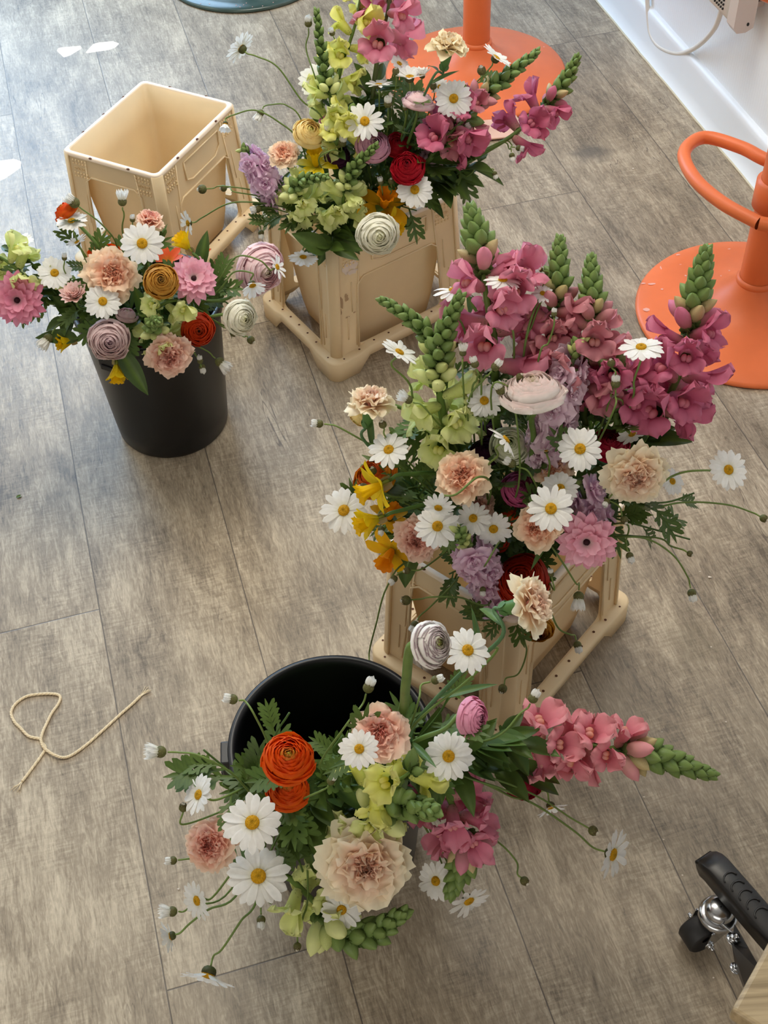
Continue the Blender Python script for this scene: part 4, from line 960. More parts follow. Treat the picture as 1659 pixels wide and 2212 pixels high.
for a in ((666, 48, 26, 'white daisy bud standing left of the tall lime snapdragon tip', 90, 70, 1, [(690, 200, 0), (662, 110, .01)]), (717, 70, 20, 'small daisy bud right of the tall lime snapdragon tip', 110, 60, 1, [(725, 200, 0), (722, 110, 0)]),
          (838, 222, 28, 'white daisy bud between dark leaves in the middle of the far crate', 90, 60, 1, None), (875, 232, 18, 'slim daisy bud before the pale pink ranunculus', 90, 60, 1, None),
          (740, 306, 28, 'white daisy bud pointing at the mauve ranunculus', 80, 60, 1, [(690, 355, .03), (715, 325, .05)]), (708, 280, 24, 'daisy bud under the small pink bloom in the far crate', 100, 50, 1, None),
          (1006, 276, 26, 'white daisy bud on a straight stem before the magenta blooms', 35, 75, 1, [(930, 330, 0), (985, 300, .05)]), (1122, 320, 20, 'upper of two daisy buds hanging right of the far crate', 350, 80, 1, [(1010, 340, 0), (1085, 305, 0), (1105, 312, 0)]),
          (1106, 338, 20, 'lower of two daisy buds hanging right of the far crate', 280, 80, 1, [(1010, 345, 0), (1085, 308, 0), (1100, 322, 0)]), (1069, 377, 18, 'daisy bud nodding low right of the far crate', 290, 80, 1, [(1000, 385, 0), (1030, 362, .02), (1055, 365, .02)]),
          (434, 409, 20, 'closed daisy bud furthest left on a thin stem by the empty crate', 185, 85, 0, [(620, 440, 0), (550, 412, .02), (480, 402, .04)]), (481, 407, 15, 'tiny daisy bud just right of the furthest left one', 190, 85, 0, [(620, 445, 0), (560, 424, .02), (505, 414, .04)]),
          (554, 452, 26, 'pale daisy bud under the lilac stock', 190, 70, 1, [(640, 460, 0), (590, 450, .02)]), (564, 505, 20, 'daisy bud dangling in front of the crate post below the lilac stock', 275, 80, 1, [(650, 470, 0), (580, 462, .02), (556, 480, .03)]),
          (855, 152, 16, 'brown daisy bud between the pink snapdragon and the twin daisies', 90, 60, 0, None), (936, 184, 16, 'green daisy bud above the pale pink ranunculus', 90, 60, 0, None), (950, 300, 16, 'tan daisy bud in the green gap of the far bouquet', 90, 60, 0, None),
          (822, 392, 20, 'white daisy bud in front of the orange-yellow daffodil', 100, 60, 1, None), (845, 390, 14, 'tan daisy bud beside the one before the orange-yellow daffodil', 90, 60, 0, None), (862, 506, 12, 'dark green bud beside the cream ranunculus on the crate edge', 300, 60, 0, None), (1040, 150, 20, 'cluster bud stalk beneath the daisy tipped over the stool base', 100, 60, 0, None)):
    bud('A', a[0], a[1], a[2], a[3], a[4], a[5], .03, a[7], a[6], 1)
carn('A', 970, 94, 94, 'cream carnation held up on a bare stem before the far stool pole', 'creamy', 78, 74, .08, [(860, 330, -.02), (905, 230, .03), (940, 160, .07)], 1.25)
carn('A', 612, 328, 74, 'peach carnation beside the lilac stock in the far crate', 'peach', 110, 35, .03)
ran('A', 668, 287, 70, 'soft yellow ranunculus at the left of the far bouquet', 'yellow', 60, 35, .03, sz=1.1)
ran('A', 905, 218, 72, 'pale pink ranunculus before the far stool, seen from the side', 'palepink', 80, 75, .03, sz=1.1)
ran('A', 806, 315, 76, 'mauve pink ranunculus under the open daisy in the far crate', 'mauve', 70, 30, .03)
ran('A', 858, 312, 58, 'red ranunculus behind the mauve one in the far crate', 'red', 90, 30, -.01)
ran('A', 881, 362, 76, 'bright red ranunculus above the back rim of the far crate', 'red', 100, 30, .05)
ran('A', 728, 336, 56, 'nearly black plum ranunculus in the middle of the far bouquet', 'plum', 90, 25, .0)
ran('A', 817, 507, 92, 'large cream-white ranunculus resting on the front edge of the far crate', 'white', 300, 18, .10, sz=.9)
ran('A', 712, 266, 46, 'small pink bloom behind the tall lime snapdragon stem', 'pink', 70, 40, 0)
daff('A', 681, 342, 66, 'yellow daffodil between the peach carnation and the plum ranunculus', 'yellow', 95, 55, .02, 1.0)
daff('A', 832, 432, 84, 'orange-yellow daffodil at the crate opening of the far bouquet', 'orange', 75, 35, .02, 1.0)
daff('A', 852, 490, 56, 'yellow daffodil peeping out behind the cream-white ranunculus', 'yellow', 340, 60, .04, .9)
spike('A', [(735, 300, .01), (752, 275, .02), (760, 245, .02)], 'pale lemon snapdragon blooms below the open daisy of the far crate', 'lemon', 0, nb=3, nf=6, size=.045, t_f=(.1, .9), t_m=.95, lv=6)

# ------------------------------------------------------------------ bouquet B (left black bucket)
daisy('B', 307, 526, 96, 'large open daisy rising in front of the empty crate', 90, 10, .08, cup=0, n=18)
daisy('B', 118, 590, 76, 'open daisy above the dark-centred pink bloom on the left', 100, 25, .04, cup=.05, n=22)
daisy('B', 222, 651, 80, 'open daisy in the front of the left black bucket', 95, 12, .08, cup=.05, n=21)
daisy('B', 155, 478, 70, 'tilted daisy beside the orange bloom at the left crate corner', 100, 55, .05, cup=.1)
daisy('B', 167, 524, 50, 'small pale daisy below the tilted one near the left crate corner', 120, 70, .03, cup=.3, n=14)
daisy('B', 42, 522, 62, 'pale daisy at the left edge behind the lime snapdragon', 100, 60, .0, cup=.2)
daisy('B', 598, 577, 56, 'small nodding daisy in front of the pale pink ranunculus', 20, 60, .10, [(470, 610, .03), (510, 555, .06), (560, 562, .09)], cup=.3, n=9)
daisy('B', 545, 615, 66, 'limp daisy hanging before the large pale pink ranunculus', 285, 55, .08, [(470, 630, .03), (505, 588, .05), (545, 590, .08)], cup=.7, n=13)
for a in ((158, 436, 36, 'fat white daisy bud standing above the orange bloom', 140, 75, 1, [(255, 545, 0), (225, 490, .03), (175, 450, .05)]), (264, 433, 30, 'half-open daisy bud on a straight stem before the empty crate', 90, 78, 2, [(268, 520, 0), (268, 465, .04)]),
          (286, 473, 18, 'green daisy bud beside the pink-peach carnation', 90, 60, 1, None), (139, 556, 18, 'pale green daisy bud right of the leftmost open daisy', 90, 60, 1, None), (102, 733, 32, 'loose white daisy bud nodding low left of the left bucket', 230, 80, 2, [(170, 690, 0), (130, 700, .03), (115, 715, .04)]),
          (432, 778, 20, 'upper of the two white buds in front of the left bucket', 100, 70, 1, [(400, 730, .03), (425, 770, .04)]), (437, 795, 22, 'lower of the two white buds in front of the left bucket', 285, 70, 1, [(395, 730, .03), (428, 775, .04)]),
          (477, 784, 32, 'opening daisy bud at the right of the left bucket front', 320, 80, 2, [(410, 735, .03), (450, 760, .04)]), (507, 720, 18, 'brown bud beside the cream ranunculus', 320, 80, 0, [(430, 670, .03), (480, 705, .03)]), (544, 736, 18, 'brown bud furthest right of the left bucket', 320, 80, 0, [(430, 675, .02), (500, 712, .03), (525, 727, .03)])):
    bud('B', a[0], a[1], a[2], a[3], a[4], a[5], .05, a[7], a[6], 1)
carn('B', 243, 590, 128, 'big ruffled peach carnation in the middle of the left bucket', 'peach', 60, 15, .06)
carn('B', 325, 472, 72, 'pink-centred carnation in side view before the empty crate', 'pinkpeach', 85, 62, .05, None, 1.15)
carn('B', 366, 772, 108, 'peach carnation hanging over the front rim of the left bucket', 'dusty', 285, 25, .09)
ran('B', 348, 607, 76, 'ochre ranunculus with dark eye in the middle of the left bucket', 'ochre', 90, 10, .09)
ran('B', 428, 712, 74, 'orange-red ranunculus with dark eye at the right front of the left bucket', 'orangered', 300, 12, .06)
ran('B', 236, 735, 92, 'greyish mauve ranunculus hanging over the front of the left bucket', 'greymauve', 270, 15, .09)
ran('B', 521, 686, 78, 'cream ranunculus leaning out on a thick stem right of the left bucket', 'white', 340, 30, .07, [(430, 690, .03), (475, 680, .05)])
ran('B', 566, 582, 112, 'large pale pink ranunculus standing out between bucket and crate', 'palepink', 330, 35, .02, [(430, 650, .0), (500, 640, .02)], sz=1.0)
ran('B', 228, 552, 76, 'orange ranunculus behind the big peach carnation', 'orange', 90, 50, .0, lv=1)
ran('B', 142, 456, 58, 'orange ranunculus turned away at the left crate corner', 'orange', 130, 80, .03, [(230, 560, 0), (175, 490, .02)], sz=1.1)
ran('B', 300, 742, 60, 'burgundy ranunculus tucked inside the front rim of the left bucket', 'crimson', 90, 20, -.03)
ran('B', 274, 680, 48, 'small striped pale pink ranunculus behind the lime snapdragon buds', 'palepink', 80, 60, .02)
butter('B', 418, 602, 106, 'pink dark-centred bloom at the right of the left bucket', 'pink', 60, 18, .07)
butter('B', 38, 648, 118, 'pink dark-centred bloom at the left edge of the picture', 'deep', 200, 15, .06)
butter('B', 163, 642, 76, 'cupped blush bloom left of the front daisy in the left bucket', 'blush', 110, 45, .06, up=.7)
spike('B', [(352, 745, .02), (338, 720, .05), (330, 700, .09), (343, 692, .14)], 'lime snapdragon pointing at the camera in the left bucket', 'lime', 0, nb=26, nf=5, size=.040, t_f=(.0, .3), t_m=.4, lv=6, bsz=.9)
spike('B', [(325, 672, .05), (362, 652, .06), (392, 648, .06)], 'lime snapdragon blooms under the ochre ranunculus', 'lime', 0, nb=2, nf=5, size=.04, t_f=(.1, .9), t_m=.95, lv=2)
spike('B', [(95, 640, -.01), (60, 605, .02), (15, 565, .03), (-60, 520, .04)], 'lime snapdragon leaving the left edge of the picture', 'lime', 0, nb=14, nf=7, size=.045, t_f=(.15, .75), t_m=.85, lv=5)
daff('B', 396, 524, 54, 'yellow daffodil bud behind the pink dark-centred bloom', 'yellow', 130, 75, .05, .15)
daff('B', 252, 806, 56, 'yellow daffodil bud hanging head down in front of the left bucket', 'yellow', 270, 80, .08, .1, [(262, 735, .03), (255, 765, .07)])
daff('B', 140, 740, 48, 'yellow daffodil bud nodding left of the left bucket', 'yellow', 190, 75, .04, .1, [(200, 700, .0), (175, 730, .03)])
daff('B', 362, 552, 56, 'red-orange tulip behind the large open daisy', 'red', 90, 55, .0, .5, sp=False)
daff('B', 440, 546, 36, 'small orange tulip at the back rim of the left bucket', 'red', 80, 70, .0, .1, sp=False)

# ------------------------------------------------------------------ bouquet C (right crate)
spike('C', [(965, 985, -.03), (958, 900, .0), (945, 800, .03), (960, 720, .05), (992, 645, .07)], 'tall lime snapdragon with thick green tip in the right bouquet', 'lime', 0, nb=40, nf=9, size=.048, t_f=(.06, .46), t_m=.60, lv=6, bsz=.85, stemr=.0058)
spike('C', [(945, 790, .02), (935, 740, .03), (890, 690, .04), (828, 650, .05)], 'green budded side shoot bending left off the tall lime snapdragon', 'lime', 0, nb=32, nf=0, size=.044, t_f=(.0, .05), t_m=.2, lv=0, bsz=.8, via=[(962, 940, -.02), (950, 860, .0)])
spike('C', [(1070, 830, -.02), (1068, 740, .0), (1050, 640, .02), (1040, 560, .03), (1018, 458, .04)], 'pink snapdragon with large open blooms right of the far crate', 'pink', 0, nb=28, nf=9, size=.056, t_f=(.12, .62), t_m=.76, lv=10, bsz=.85, stemr=.0055)
spike('C', [(1075, 660, -.02), (1105, 640, .0), (1110, 590, .0)], 'loose pink snapdragon blooms beside the pale tipped daisy', 'pink', 0, nb=2, nf=5, size=.055, t_f=(.1, .9), t_m=.95, lv=6)
spike('C', [(1190, 860, -.03), (1185, 760, -.02), (1200, 650, .0), (1209, 523, .02)], 'dusky rose snapdragon with the left of the two paired green tips', 'dusky', 0, nb=32, nf=9, size=.05, t_f=(.08, .56), t_m=.70, gr=.3, lv=8, bsz=.8)
spike('C', [(1262, 900, -.02), (1268, 790, .0), (1278, 680, .01), (1277, 563, .02)], 'dusky rose snapdragon with the right of the two paired green tips', 'dusky', 0, nb=32, nf=10, size=.05, t_f=(.1, .58), t_m=.70, gr=.2, lv=8, bsz=.8)
spike('C', [(1380, 960, -.02), (1430, 880, .0), (1475, 790, .02), (1495, 680, .03), (1524, 548, .04)], 'magenta-pink snapdragon standing tallest before the right stool base', 'magenta', 0, nb=36, nf=13, size=.056, t_f=(.14, .60), t_m=.72, lv=12, bsz=.85, stemr=.0055)
spike('C', [(1330, 900, -.01), (1335, 850, .0), (1325, 800, .01)], 'short raspberry snapdragon blooms below the tilted daisy', 'magenta', 0, nb=3, nf=8, size=.052, t_f=(.1, .95), t_m=.97, lv=5)
stock('C', [(1185, 985, -.01), (1195, 910, .01), (1225, 820, .02), (1250, 738, .03)], 'long greyish lilac stock spike behind the white ranunculus', 'grey', nf=24, size=.036, nb=12, tb=.86)
stock('C', [(1285, 1130, .0), (1265, 1080, .01), (1250, 1035, .01)], 'short lilac stock left of the large cream-peach carnation', 'lilac', nf=10, size=.034, nb=2)
stock('C', [(1070, 1290, -.02), (1050, 1240, .02), (1015, 1190, .06), (992, 1148, .09)], 'lilac stock with yellow-green bud cluster hanging over the crate front', 'lilac', nf=20, size=.036, nb=20, tb=.72)
carn('C', 802, 862, 112, 'cream-pink carnation in side view at the upper left of the right bouquet', 'cream', 80, 62, .05, None, 1.15)
carn('C', 999, 1026, 128, 'open peach carnation at the foot of the tall lime snapdragon', 'peach', 100, 15, .07)
carn('C', 1375, 1033, 156, 'large cream-peach carnation at the right of the right bouquet', 'cream', 290, 30, .07)
carn('C', 1192, 1010, 92, 'peach carnation partly behind the open daisy in the right bouquet', 'peach', 110, 35, .01)
carn('C', 1158, 1138, 120, 'orange-peach carnation left of the dark-centred pink bloom', 'peach', 190, 25, .07)
carn('C', 1035, 1092, 82, 'dusty pink carnation under two white daisies', 'dusty', 90, 30, .0)
carn('C', 900, 1168, 116, 'dusty pink carnation at the lower left of the right bouquet', 'dusty', 240, 20, .05)
daisy('C', 862, 762, 88, 'daisy seen from below left of the tall lime snapdragon', 60, 66, .06, [(905, 900, 0), (885, 830, .03)], cup=.15, lv=2)
daisy('C', 980, 628, 92, 'flat daisy above the lime snapdragon tip', 90, 72, .03, [(1010, 760, .0)], cup=-.1, lv=1)
daisy('C', 1086, 606, 84, 'flat daisy among the pink snapdragon blooms', 85, 66, .05, [(1110, 780, .0), (1100, 690, .03)], cup=-.1, lv=1)
daisy('C', 1172, 634, 50, 'small open daisy left of the paired snapdragon tips', 80, 40, .02, [(1130, 780, .0), (1150, 700, .01)], n=16, lv=1)
daisy('C', 1168, 582, 40, 'white daisy turned away above the small open one', 150, 80, .02, [(1130, 780, .0), (1165, 640, .01)], cup=.5, n=9, lv=0)
daisy('C', 1385, 751, 98, 'tilted open daisy in front of the magenta-pink snapdragon', 90, 58, .08, [(1350, 900, .02), (1370, 820, .06)], cup=.0, lv=2)
daisy('C', 840, 972, 94, 'open daisy at the left side of the right bouquet', 110, 35, .07, cup=.05, n=16)
daisy('C', 743, 1103, 106, 'open daisy furthest left of the right bouquet', 130, 22, .06, cup=.05, n=17)
daisy('C', 945, 1137, 98, 'open daisy over the dusty pink carnation', 90, 12, .09, cup=0, n=20)
daisy('C', 947, 1096, 74, 'drooping daisy just above the one over the dusty pink carnation', 260, 50, .10, [(1060, 1060, .03), (1035, 1030, .09), (985, 1068, .12)], cup=-.2, n=14, lv=1)
daisy('C', 1022, 1120, 78, 'pale daisy in the centre below the peach carnation', 100, 15, .06, cup=.1, n=15)
daisy('C', 1066, 1142, 84, 'pale daisy crossed by a dark leaf right of the centre daisy', 270, 25, .05, cup=.1, n=16, lv=6)
daisy('C', 1253, 970, 102, 'large open daisy at the upper centre of the right bouquet', 90, 12, .08, cup=0, n=18)
daisy('C', 1190, 1099, 106, 'large open daisy beside the dark-centred pink bloom', 80, 12, .12, cup=.05, n=17)
daisy('C', 1210, 1055, 84, 'pale daisy behind the large one beside the dark-centred pink bloom', 85, 30, .06, cup=.1)
daisy('C', 1573, 1015, 92, 'open daisy alone on its stem at the right edge of the picture', 20, 30, .05, [(1380, 1070, .02), (1460, 1025, .04), (1520, 1016, .05)], cup=.1, n=20, lv=1)
daisy('C', 1046, 866, 82, 'open daisy left of the big white ranunculus', 80, 20, .03, cup=.05, n=19)
daisy('C', 1040, 800, 56, 'daisy seen from behind above the one left of the white ranunculus', 90, 115, .02, cup=.3)
daisy('C', 990, 742, 50, 'half-hidden daisy behind the tall lime snapdragon', 60, 100, .0, cup=.3, n=12)
daisy('C', 1092, 950, 86, 'swept-back daisy in side view before the plum ranunculus', 40, 84, .09, [(1050, 1030, .03), (1075, 985, .07)], cup=-.3, n=14, lv=1)
daisy('C', 1365, 936, 70, 'pale daisy in side view below the magenta snapdragon', 300, 55, .02, cup=.1)
daisy('C', 1326, 850, 70, 'fading daisy behind an upright bud under the tilted daisy', 120, 65, .02, cup=.3, n=14)
daisy('C', 1180, 975, 40, 'wisp of a daisy above the peach carnation', 100, 75, .03, cup=.4, n=8)
daisy('C', 1452, 1040, 62, 'pale daisy half hidden behind the large cream-peach carnation', 20, 40, .0, cup=.1)
for a in ((687, 915, 28, 'white daisy bud furthest left on a thin stem of the right bouquet', 175, 82, 1, [(860, 990, 0), (790, 955, .03), (730, 922, .05)]), (1197, 676, 20, 'white daisy bud on a curved stem before the paired snapdragons', 90, 80, 1, [(1160, 800, .02), (1185, 740, .04)]),
          (1072, 790, 30, 'upper of two plump white buds above the white ranunculus', 50, 78, 1, [(1010, 900, .02), (1045, 820, .04)]), (1025, 784, 28, 'plump white bud left of the upper one above the white ranunculus', 110, 78, 1, [(1020, 880, .02), (1030, 820, .04)]), (1000, 760, 24, 'white bud against the tall lime snapdragon', 90, 78, 2, None),
          (1080, 840, 34, 'white bud over the left end of the white ranunculus', 120, 70, 1, [(1120, 1050, .04), (1115, 900, .08)]), (1330, 826, 32, 'upright white daisy bud in the middle of the right bouquet', 90, 75, 1, [(1290, 960, .03), (1328, 880, .08)]),
          (1320, 782, 18, 'dark closed bud beside the tilted daisy stem', 100, 70, 0, None), (1124, 812, 16, 'dark green bud against the white ranunculus', 50, 70, 0, [(1060, 860, .05)]), (874, 1297, 22, 'brown bud on an arching stem over the crate side', 185, 84, 0, [(1060, 1300, .03), (990, 1290, .06), (930, 1290, .08)]),
          (850, 1252, 24, 'white bud nodding at the left corner of the right crate', 230, 75, 1, [(900, 1200, .02), (878, 1230, .05)]), (877, 1233, 16, 'dark bud beside the one nodding at the crate corner', 190, 70, 0, None), (1248, 1396, 28, 'white bud hanging beside the crate base on the right', 285, 80, 1, [(1180, 1300, .02), (1205, 1355, .05), (1230, 1370, .06)]),
          (1250, 1292, 36, 'half-open daisy hanging from an arching stem in the crate gap', 268, 82, 2, [(1180, 1170, .04), (1215, 1215, .07), (1244, 1260, .07)]), (1495, 1284, 30, 'white bud hanging furthest right over the floor', 282, 82, 1, [(1330, 1160, .02), (1400, 1165, .04), (1455, 1200, .05), (1485, 1245, .05)]),
          (1652, 1121, 18, 'brown bud cut by the right edge of the picture', 330, 80, 0, [(1400, 1100, .02), (1480, 1085, .04), (1570, 1090, .05), (1625, 1107, .05)]), (1492, 1197, 14, 'small brown bud among the cut leaves on the right', 330, 70, 0, [(1400, 1160, .02), (1450, 1180, .03)]),
          (1361, 1203, 26, 'bud with brown cup hanging under the cut leaves', 290, 75, 1, [(1340, 1130, .02), (1352, 1170, .03)]), (1350, 1125, 18, 'dark bud at the lower right of the large cream-peach carnation', 300, 70, 0, None), (1043, 1276, 22, 'white bud hanging over the lilac stock', 270, 80, 1, [(1080, 1170, .05), (1052, 1215, .1)]),
          (1085, 1490, 20, 'dark bud at the end of a curled stem low before the crate', 250, 80, 0, [(1130, 1370, .03), (1137, 1410, .04), (1120, 1455, .05)]), (895, 1352, 28, 'greenish white bud behind the veined ranunculus', 240, 80, 1, [(980, 1260, .02), (930, 1310, .03)]), (798, 1462, 52, 'drooping daisy on a long stem over the black bucket', 270, 82, 2, [(885, 1210, .0), (835, 1270, .03), (812, 1350, .04)]),
          (823, 1145, 22, 'white bud over the yellow daffodil', 270, 70, 1, None), (805, 1015, 18, 'green bud over the striped ranunculus', 100, 60, 0, None), (782, 1053, 22, 'green bud with white tip over the upper yellow daffodil', 160, 70, 0, None), (1103, 1000, 30, 'white bud under the green-white ranunculus', 150, 75, 1, None),
          (1190, 1238, 20, 'white bud above the cream carnation at the crate opening', 100, 60, 1, None), (820, 640-0+246, 10, 'tiny bud beside the cream-pink carnation', 90, 60, 0, None), (826, 915, 18, 'pale bud under the cream-pink carnation', 110, 60, 0, None), (880, 862, 30, 'half-open bud left of the lime snapdragon', 150, 75, 2, None), (1310, 1085, 22, 'pale bud under the left side of the large cream-peach carnation', 240, 60, 1, None)):
    if a[2] > 11: bud('C', a[0], a[1], a[2], a[3], a[4], a[5], .06, a[7], a[6], 1)
ran('C', 1150, 845, 140, 'big white ranunculus in side view with faint pink veins', 'whitepink', 95, 62, .06, [(1150, 980, .0), (1148, 910, .03)], sz=1.0, thick=.0038, lv=0)
ran('C', 1100, 962, 86, 'greenish white ranunculus deep in the right bouquet', 'greenwhite', 80, 15, .0)
ran('C', 1050, 975, 66, 'dark plum ranunculus beside the greenish white one', 'plum', 100, 25, -.01)
ran('C', 1062, 925, 56, 'dark plum ranunculus in the shade under the white ranunculus', 'plum', 60, 40, -.05)
ran('C', 1122, 1056, 80, 'magenta ranunculus with black eye in the right bouquet', 'magenta', 60, 20, .0)
ran('C', 1318, 960, 84, 'crimson ranunculus right of the large open daisy', 'crimson', 90, 35, .0)
ran('C', 1128, 1252, 116, 'deep red ranunculus behind the cream carnation', 'deepred', 120, 15, .03)
ran('C', 808, 1030, 100, 'yellow ranunculus with red edges at the left of the right bouquet', 'stripe', 130, 45, .0)
ran('C', 1165, 1362, 66, 'brown and yellow ranunculus under the cream carnation', 'brownyel', 280, 40, .0)
ran('C', 1098, 1110, 66, 'orange ranunculus hidden behind the pale daisies', 'orange', 90, 40, -.03)
ran('C', 1075, 1170, 50, 'red ranunculus in the dark gap below the pale daisies', 'deepred', 90, 30, -.03)
ran('C', 775, 902, 56, 'yellow bloom under the cream-pink carnation', 'yellow', 230, 70, .02)
butter('C', 1267, 1170, 134, 'large pink dark-centred bloom at the front of the right bouquet', 'pink', 280, 15, .08)
daff('C', 800, 1058, 90, 'upper yellow daffodil in side view at the left of the right bouquet', 'yellow', 205, 75, .09, .75)
daff('C', 795, 1128, 76, 'lower yellow daffodil with frilled trumpet facing left', 'yellow', 200, 75, .09, .2)
daff('C', 838, 1204, 84, 'orange-yellow daffodil under the left daffodils', 'orange', 240, 45, .02, 1.0)
daff('C', 845, 1108, 66, 'orange-yellow bloom behind the frilled daffodil', 'orange', 70, 45, .0, .8)

# ------------------------------------------------------------------ bouquet D (front bucket)
daisy('D', 776, 1618, 90, 'open daisy over the salmon carnation in the front bucket', 90, 10, .15, n=17)
daisy('D', 969, 1634, 112, 'open daisy in the centre right of the front bucket', 90, 10, .07, n=20)
daisy('D', 545, 1777, 132, 'upper of the two largest open daisies in the front bucket', 100, 12, .12, n=17)
daisy('D', 558, 1893, 138, 'lower of the two largest open daisies in the front bucket', 80, 12, .12, n=18)
daisy('D', 430, 1717, 92, 'daisy turned left at the side of the front bucket', 165, 52, .06, cup=.2, n=18)
daisy('D', 427, 1945, 92, 'daisy in side view below the pink-peach carnation', 200, 58, .06, cup=.2, n=14, lv=2)
daisy('D', 370, 2022, 74, 'small daisy seen from behind at the lower left', 200, 112, .05, [(520, 1920, .03), (450, 1965, .05), (410, 1995, .05)], cup=.5, n=12, miss=.15, lv=1)
daisy('D', 450, 2104, 128, 'ragged daisy drooping lowest at the bottom left', 255, 84, .06, [(560, 1930, .03), (520, 1990, .06), (480, 2050, .07)], cup=.35, n=16, miss=.15, lv=0)
daisy('D', 942, 1903, 88, 'daisy half behind the green snapdragon tip in the front bucket', 200, 30, .02, cup=.1)
daisy('D', 1012, 1945, 98, 'daisy in side view low beside the pink snapdragon', 300, 64, .03, cup=.2, n=14, lv=1)
daisy('D', 1322, 1845, 116, 'ragged daisy on a long stem over the bare floor on the right', 340, 66, .03, [(1040, 1690, .03), (1150, 1735, .04), (1240, 1795, .04)], cup=.2, n=15, miss=.1, lv=1)
daisy('D', 738, 1965, 92, 'daisy partly under the big cream carnation', 250, 20, .04, cup=.1)
daisy('D', 1190, 1742, 76, 'translucent pale daisy behind the crimson bloom', 290, 80, .0, [(1040, 1690, .02), (1120, 1725, .01)], cup=.4, n=10, lv=1)
daisy('D', 1010, 1405, 108, 'open daisy touching the veined ranunculus', 50, 25, .22, [(900, 1560, .08), (1010, 1470, .14), (1075, 1400, .18)], n=16, lv=2)
daisy('D', 885, 1648, 50, 'small daisy half hidden between the lime and salmon blooms', 20, 40, .03)
for a in ((500, 1510, 34, 'white bud standing against the bucket rim at upper left', 170, 78, 1, [(600, 1700, .0), (580, 1610, .03), (550, 1545, .06)]), (343, 1624, 40, 'white bud furthest left on a long stem', 178, 80, 2, [(560, 1730, .0), (500, 1670, .04), (430, 1632, .06)]),
          (371, 1859, 28, 'white bud beside the pink-peach carnation', 185, 80, 1, [(470, 1850, .0), (410, 1855, .04)]), (369, 1969, 34, 'white bud above the small daisy at lower left', 180, 80, 2, [(500, 1920, .02), (420, 1955, .05)]), (564, 1990, 30, 'white bud hanging under the lower large daisy', 272, 75, 1, [(570, 1930, .03)]),
          (642, 2047, 18, 'dry brown bud hanging at the bottom', 268, 80, 0, [(665, 1930, .0), (655, 1980, .03)]), (1135, 1905, 20, 'dry brown bud on a thin stem right of the pink snapdragon', 315, 80, 0, [(1000, 1790, .0), (1070, 1815, .02), (1115, 1860, .02)]), (1284, 1796, 22, 'green bud beside the ragged daisy on the right', 330, 80, 0, [(1060, 1680, .02), (1160, 1720, .03), (1230, 1765, .03)]),
          (716, 1685, 28, 'white bud right of the orange ranunculi', 60, 70, 1, [(650, 1730, .03), (690, 1710, .06)]), (797, 1482, 38, 'white bud rising over the dark inside of the front bucket', 70, 75, 1, [(690, 1660, .03), (745, 1570, .08)]), (396, 1742, 20, 'green bud left of the side daisy', 90, 60, 0, None), (943, 1468, 30, 'white bud above the bucket rim on the right', 20, 78, 1, [(880, 1580, .04), (905, 1510, .08)]),
          (1153, 1506, 34, 'white bud over the crate foot on the right', 60, 78, 1, [(1050, 1600, .03), (1125, 1540, .06)]), (604, 1855, 18, 'tan bud between the two largest daisies', 90, 50, 0, None)):
    bud('D', a[0], a[1], a[2], a[3], a[4], a[5], .05, a[7], a[6], 1)
carn('D', 820, 1582, 142, 'salmon carnation at the back of the front bucket', 'pinkpeach', 90, 12, .10)
carn('D', 452, 1825, 134, 'pink-peach carnation at the left of the front bucket', 'pinkpeach', 190, 18, .06)
carn('D', 790, 1872, 220, 'very large cream carnation with pink heart at the very front', 'cream', 290, 15, .12, sz=.8)
carn('D', 1160, 1302, 148, 'cream carnation with pink heart turned right, on a long blue-green stem', 'cream', 10, 62, .26, [(890, 1575, .06), (990, 1460, .14), (1085, 1375, .22)])
ran('D', 622, 1637, 116, 'upper orange ranunculus with yellow-green eye in the front bucket', 'orange', 80, 22, .10)
ran('D', 622, 1708, 96, 'lower orange ranunculus partly under the upper one', 'orange', 95, 30, .03)
ran('D', 1022, 1550, 90, 'pink ranunculus in side view, standing on edge', 'pink', 350, 55, .08, [(900, 1600, .03), (960, 1575, .06)], sz=1.05)
ran('D', 1138, 1700, 88, 'crimson bloom hanging under the dark leaves on the right', 'crimson', 290, 65, .0)
ran('D', 935, 1391, 104, 'white ranunculus with purple-veined petal edges and green eye', 'picotee', 10, 42, .24, [(862, 1560, .03), (876, 1480, .14)], thick=.0052, lv=0)
ran('D', 826, 1536, 40, 'scrap of a dark red bloom behind the salmon carnation', 'crimson', 90, 40, -.02)
spike('D', [(760, 1850, -.02), (790, 1780, .02), (850, 1735, .06), (905, 1745, .11), (935, 1752, .15)], 'lime snapdragon with green tip pointing at the camera in the front bucket', 'lime', 0, nb=32, nf=8, size=.044, t_f=(.1, .5), t_m=.58, lv=8, bsz=1.3)
spike('D', [(775, 1700, .03), (850, 1690, .06), (890, 1665, .07)], 'lime snapdragon blooms under the salmon carnation', 'lemon', 0, nb=2, nf=5, size=.046, t_f=(.1, .9), t_m=.95, lv=5)
spike('D', [(630, 1900, -.02), (680, 1950, .0), (730, 2010, .03), (800, 2015, .05), (868, 1975, .07)], 'lime snapdragon lying lowest in the front bucket with thick green tip', 'lime', 0, nb=38, nf=5, size=.044, t_f=(.0, .3), t_m=.42, lv=6, bsz=1.35)
spike('D', [(960, 1700, -.01), (990, 1770, .01), (1010, 1830, .03), (975, 1925, .05)], 'rose-pink snapdragon hanging at the right front of the front bucket', 'pink', 0, nb=32, nf=9, size=.045, t_f=(.05, .5), t_m=.60, lv=8, bsz=1.1)
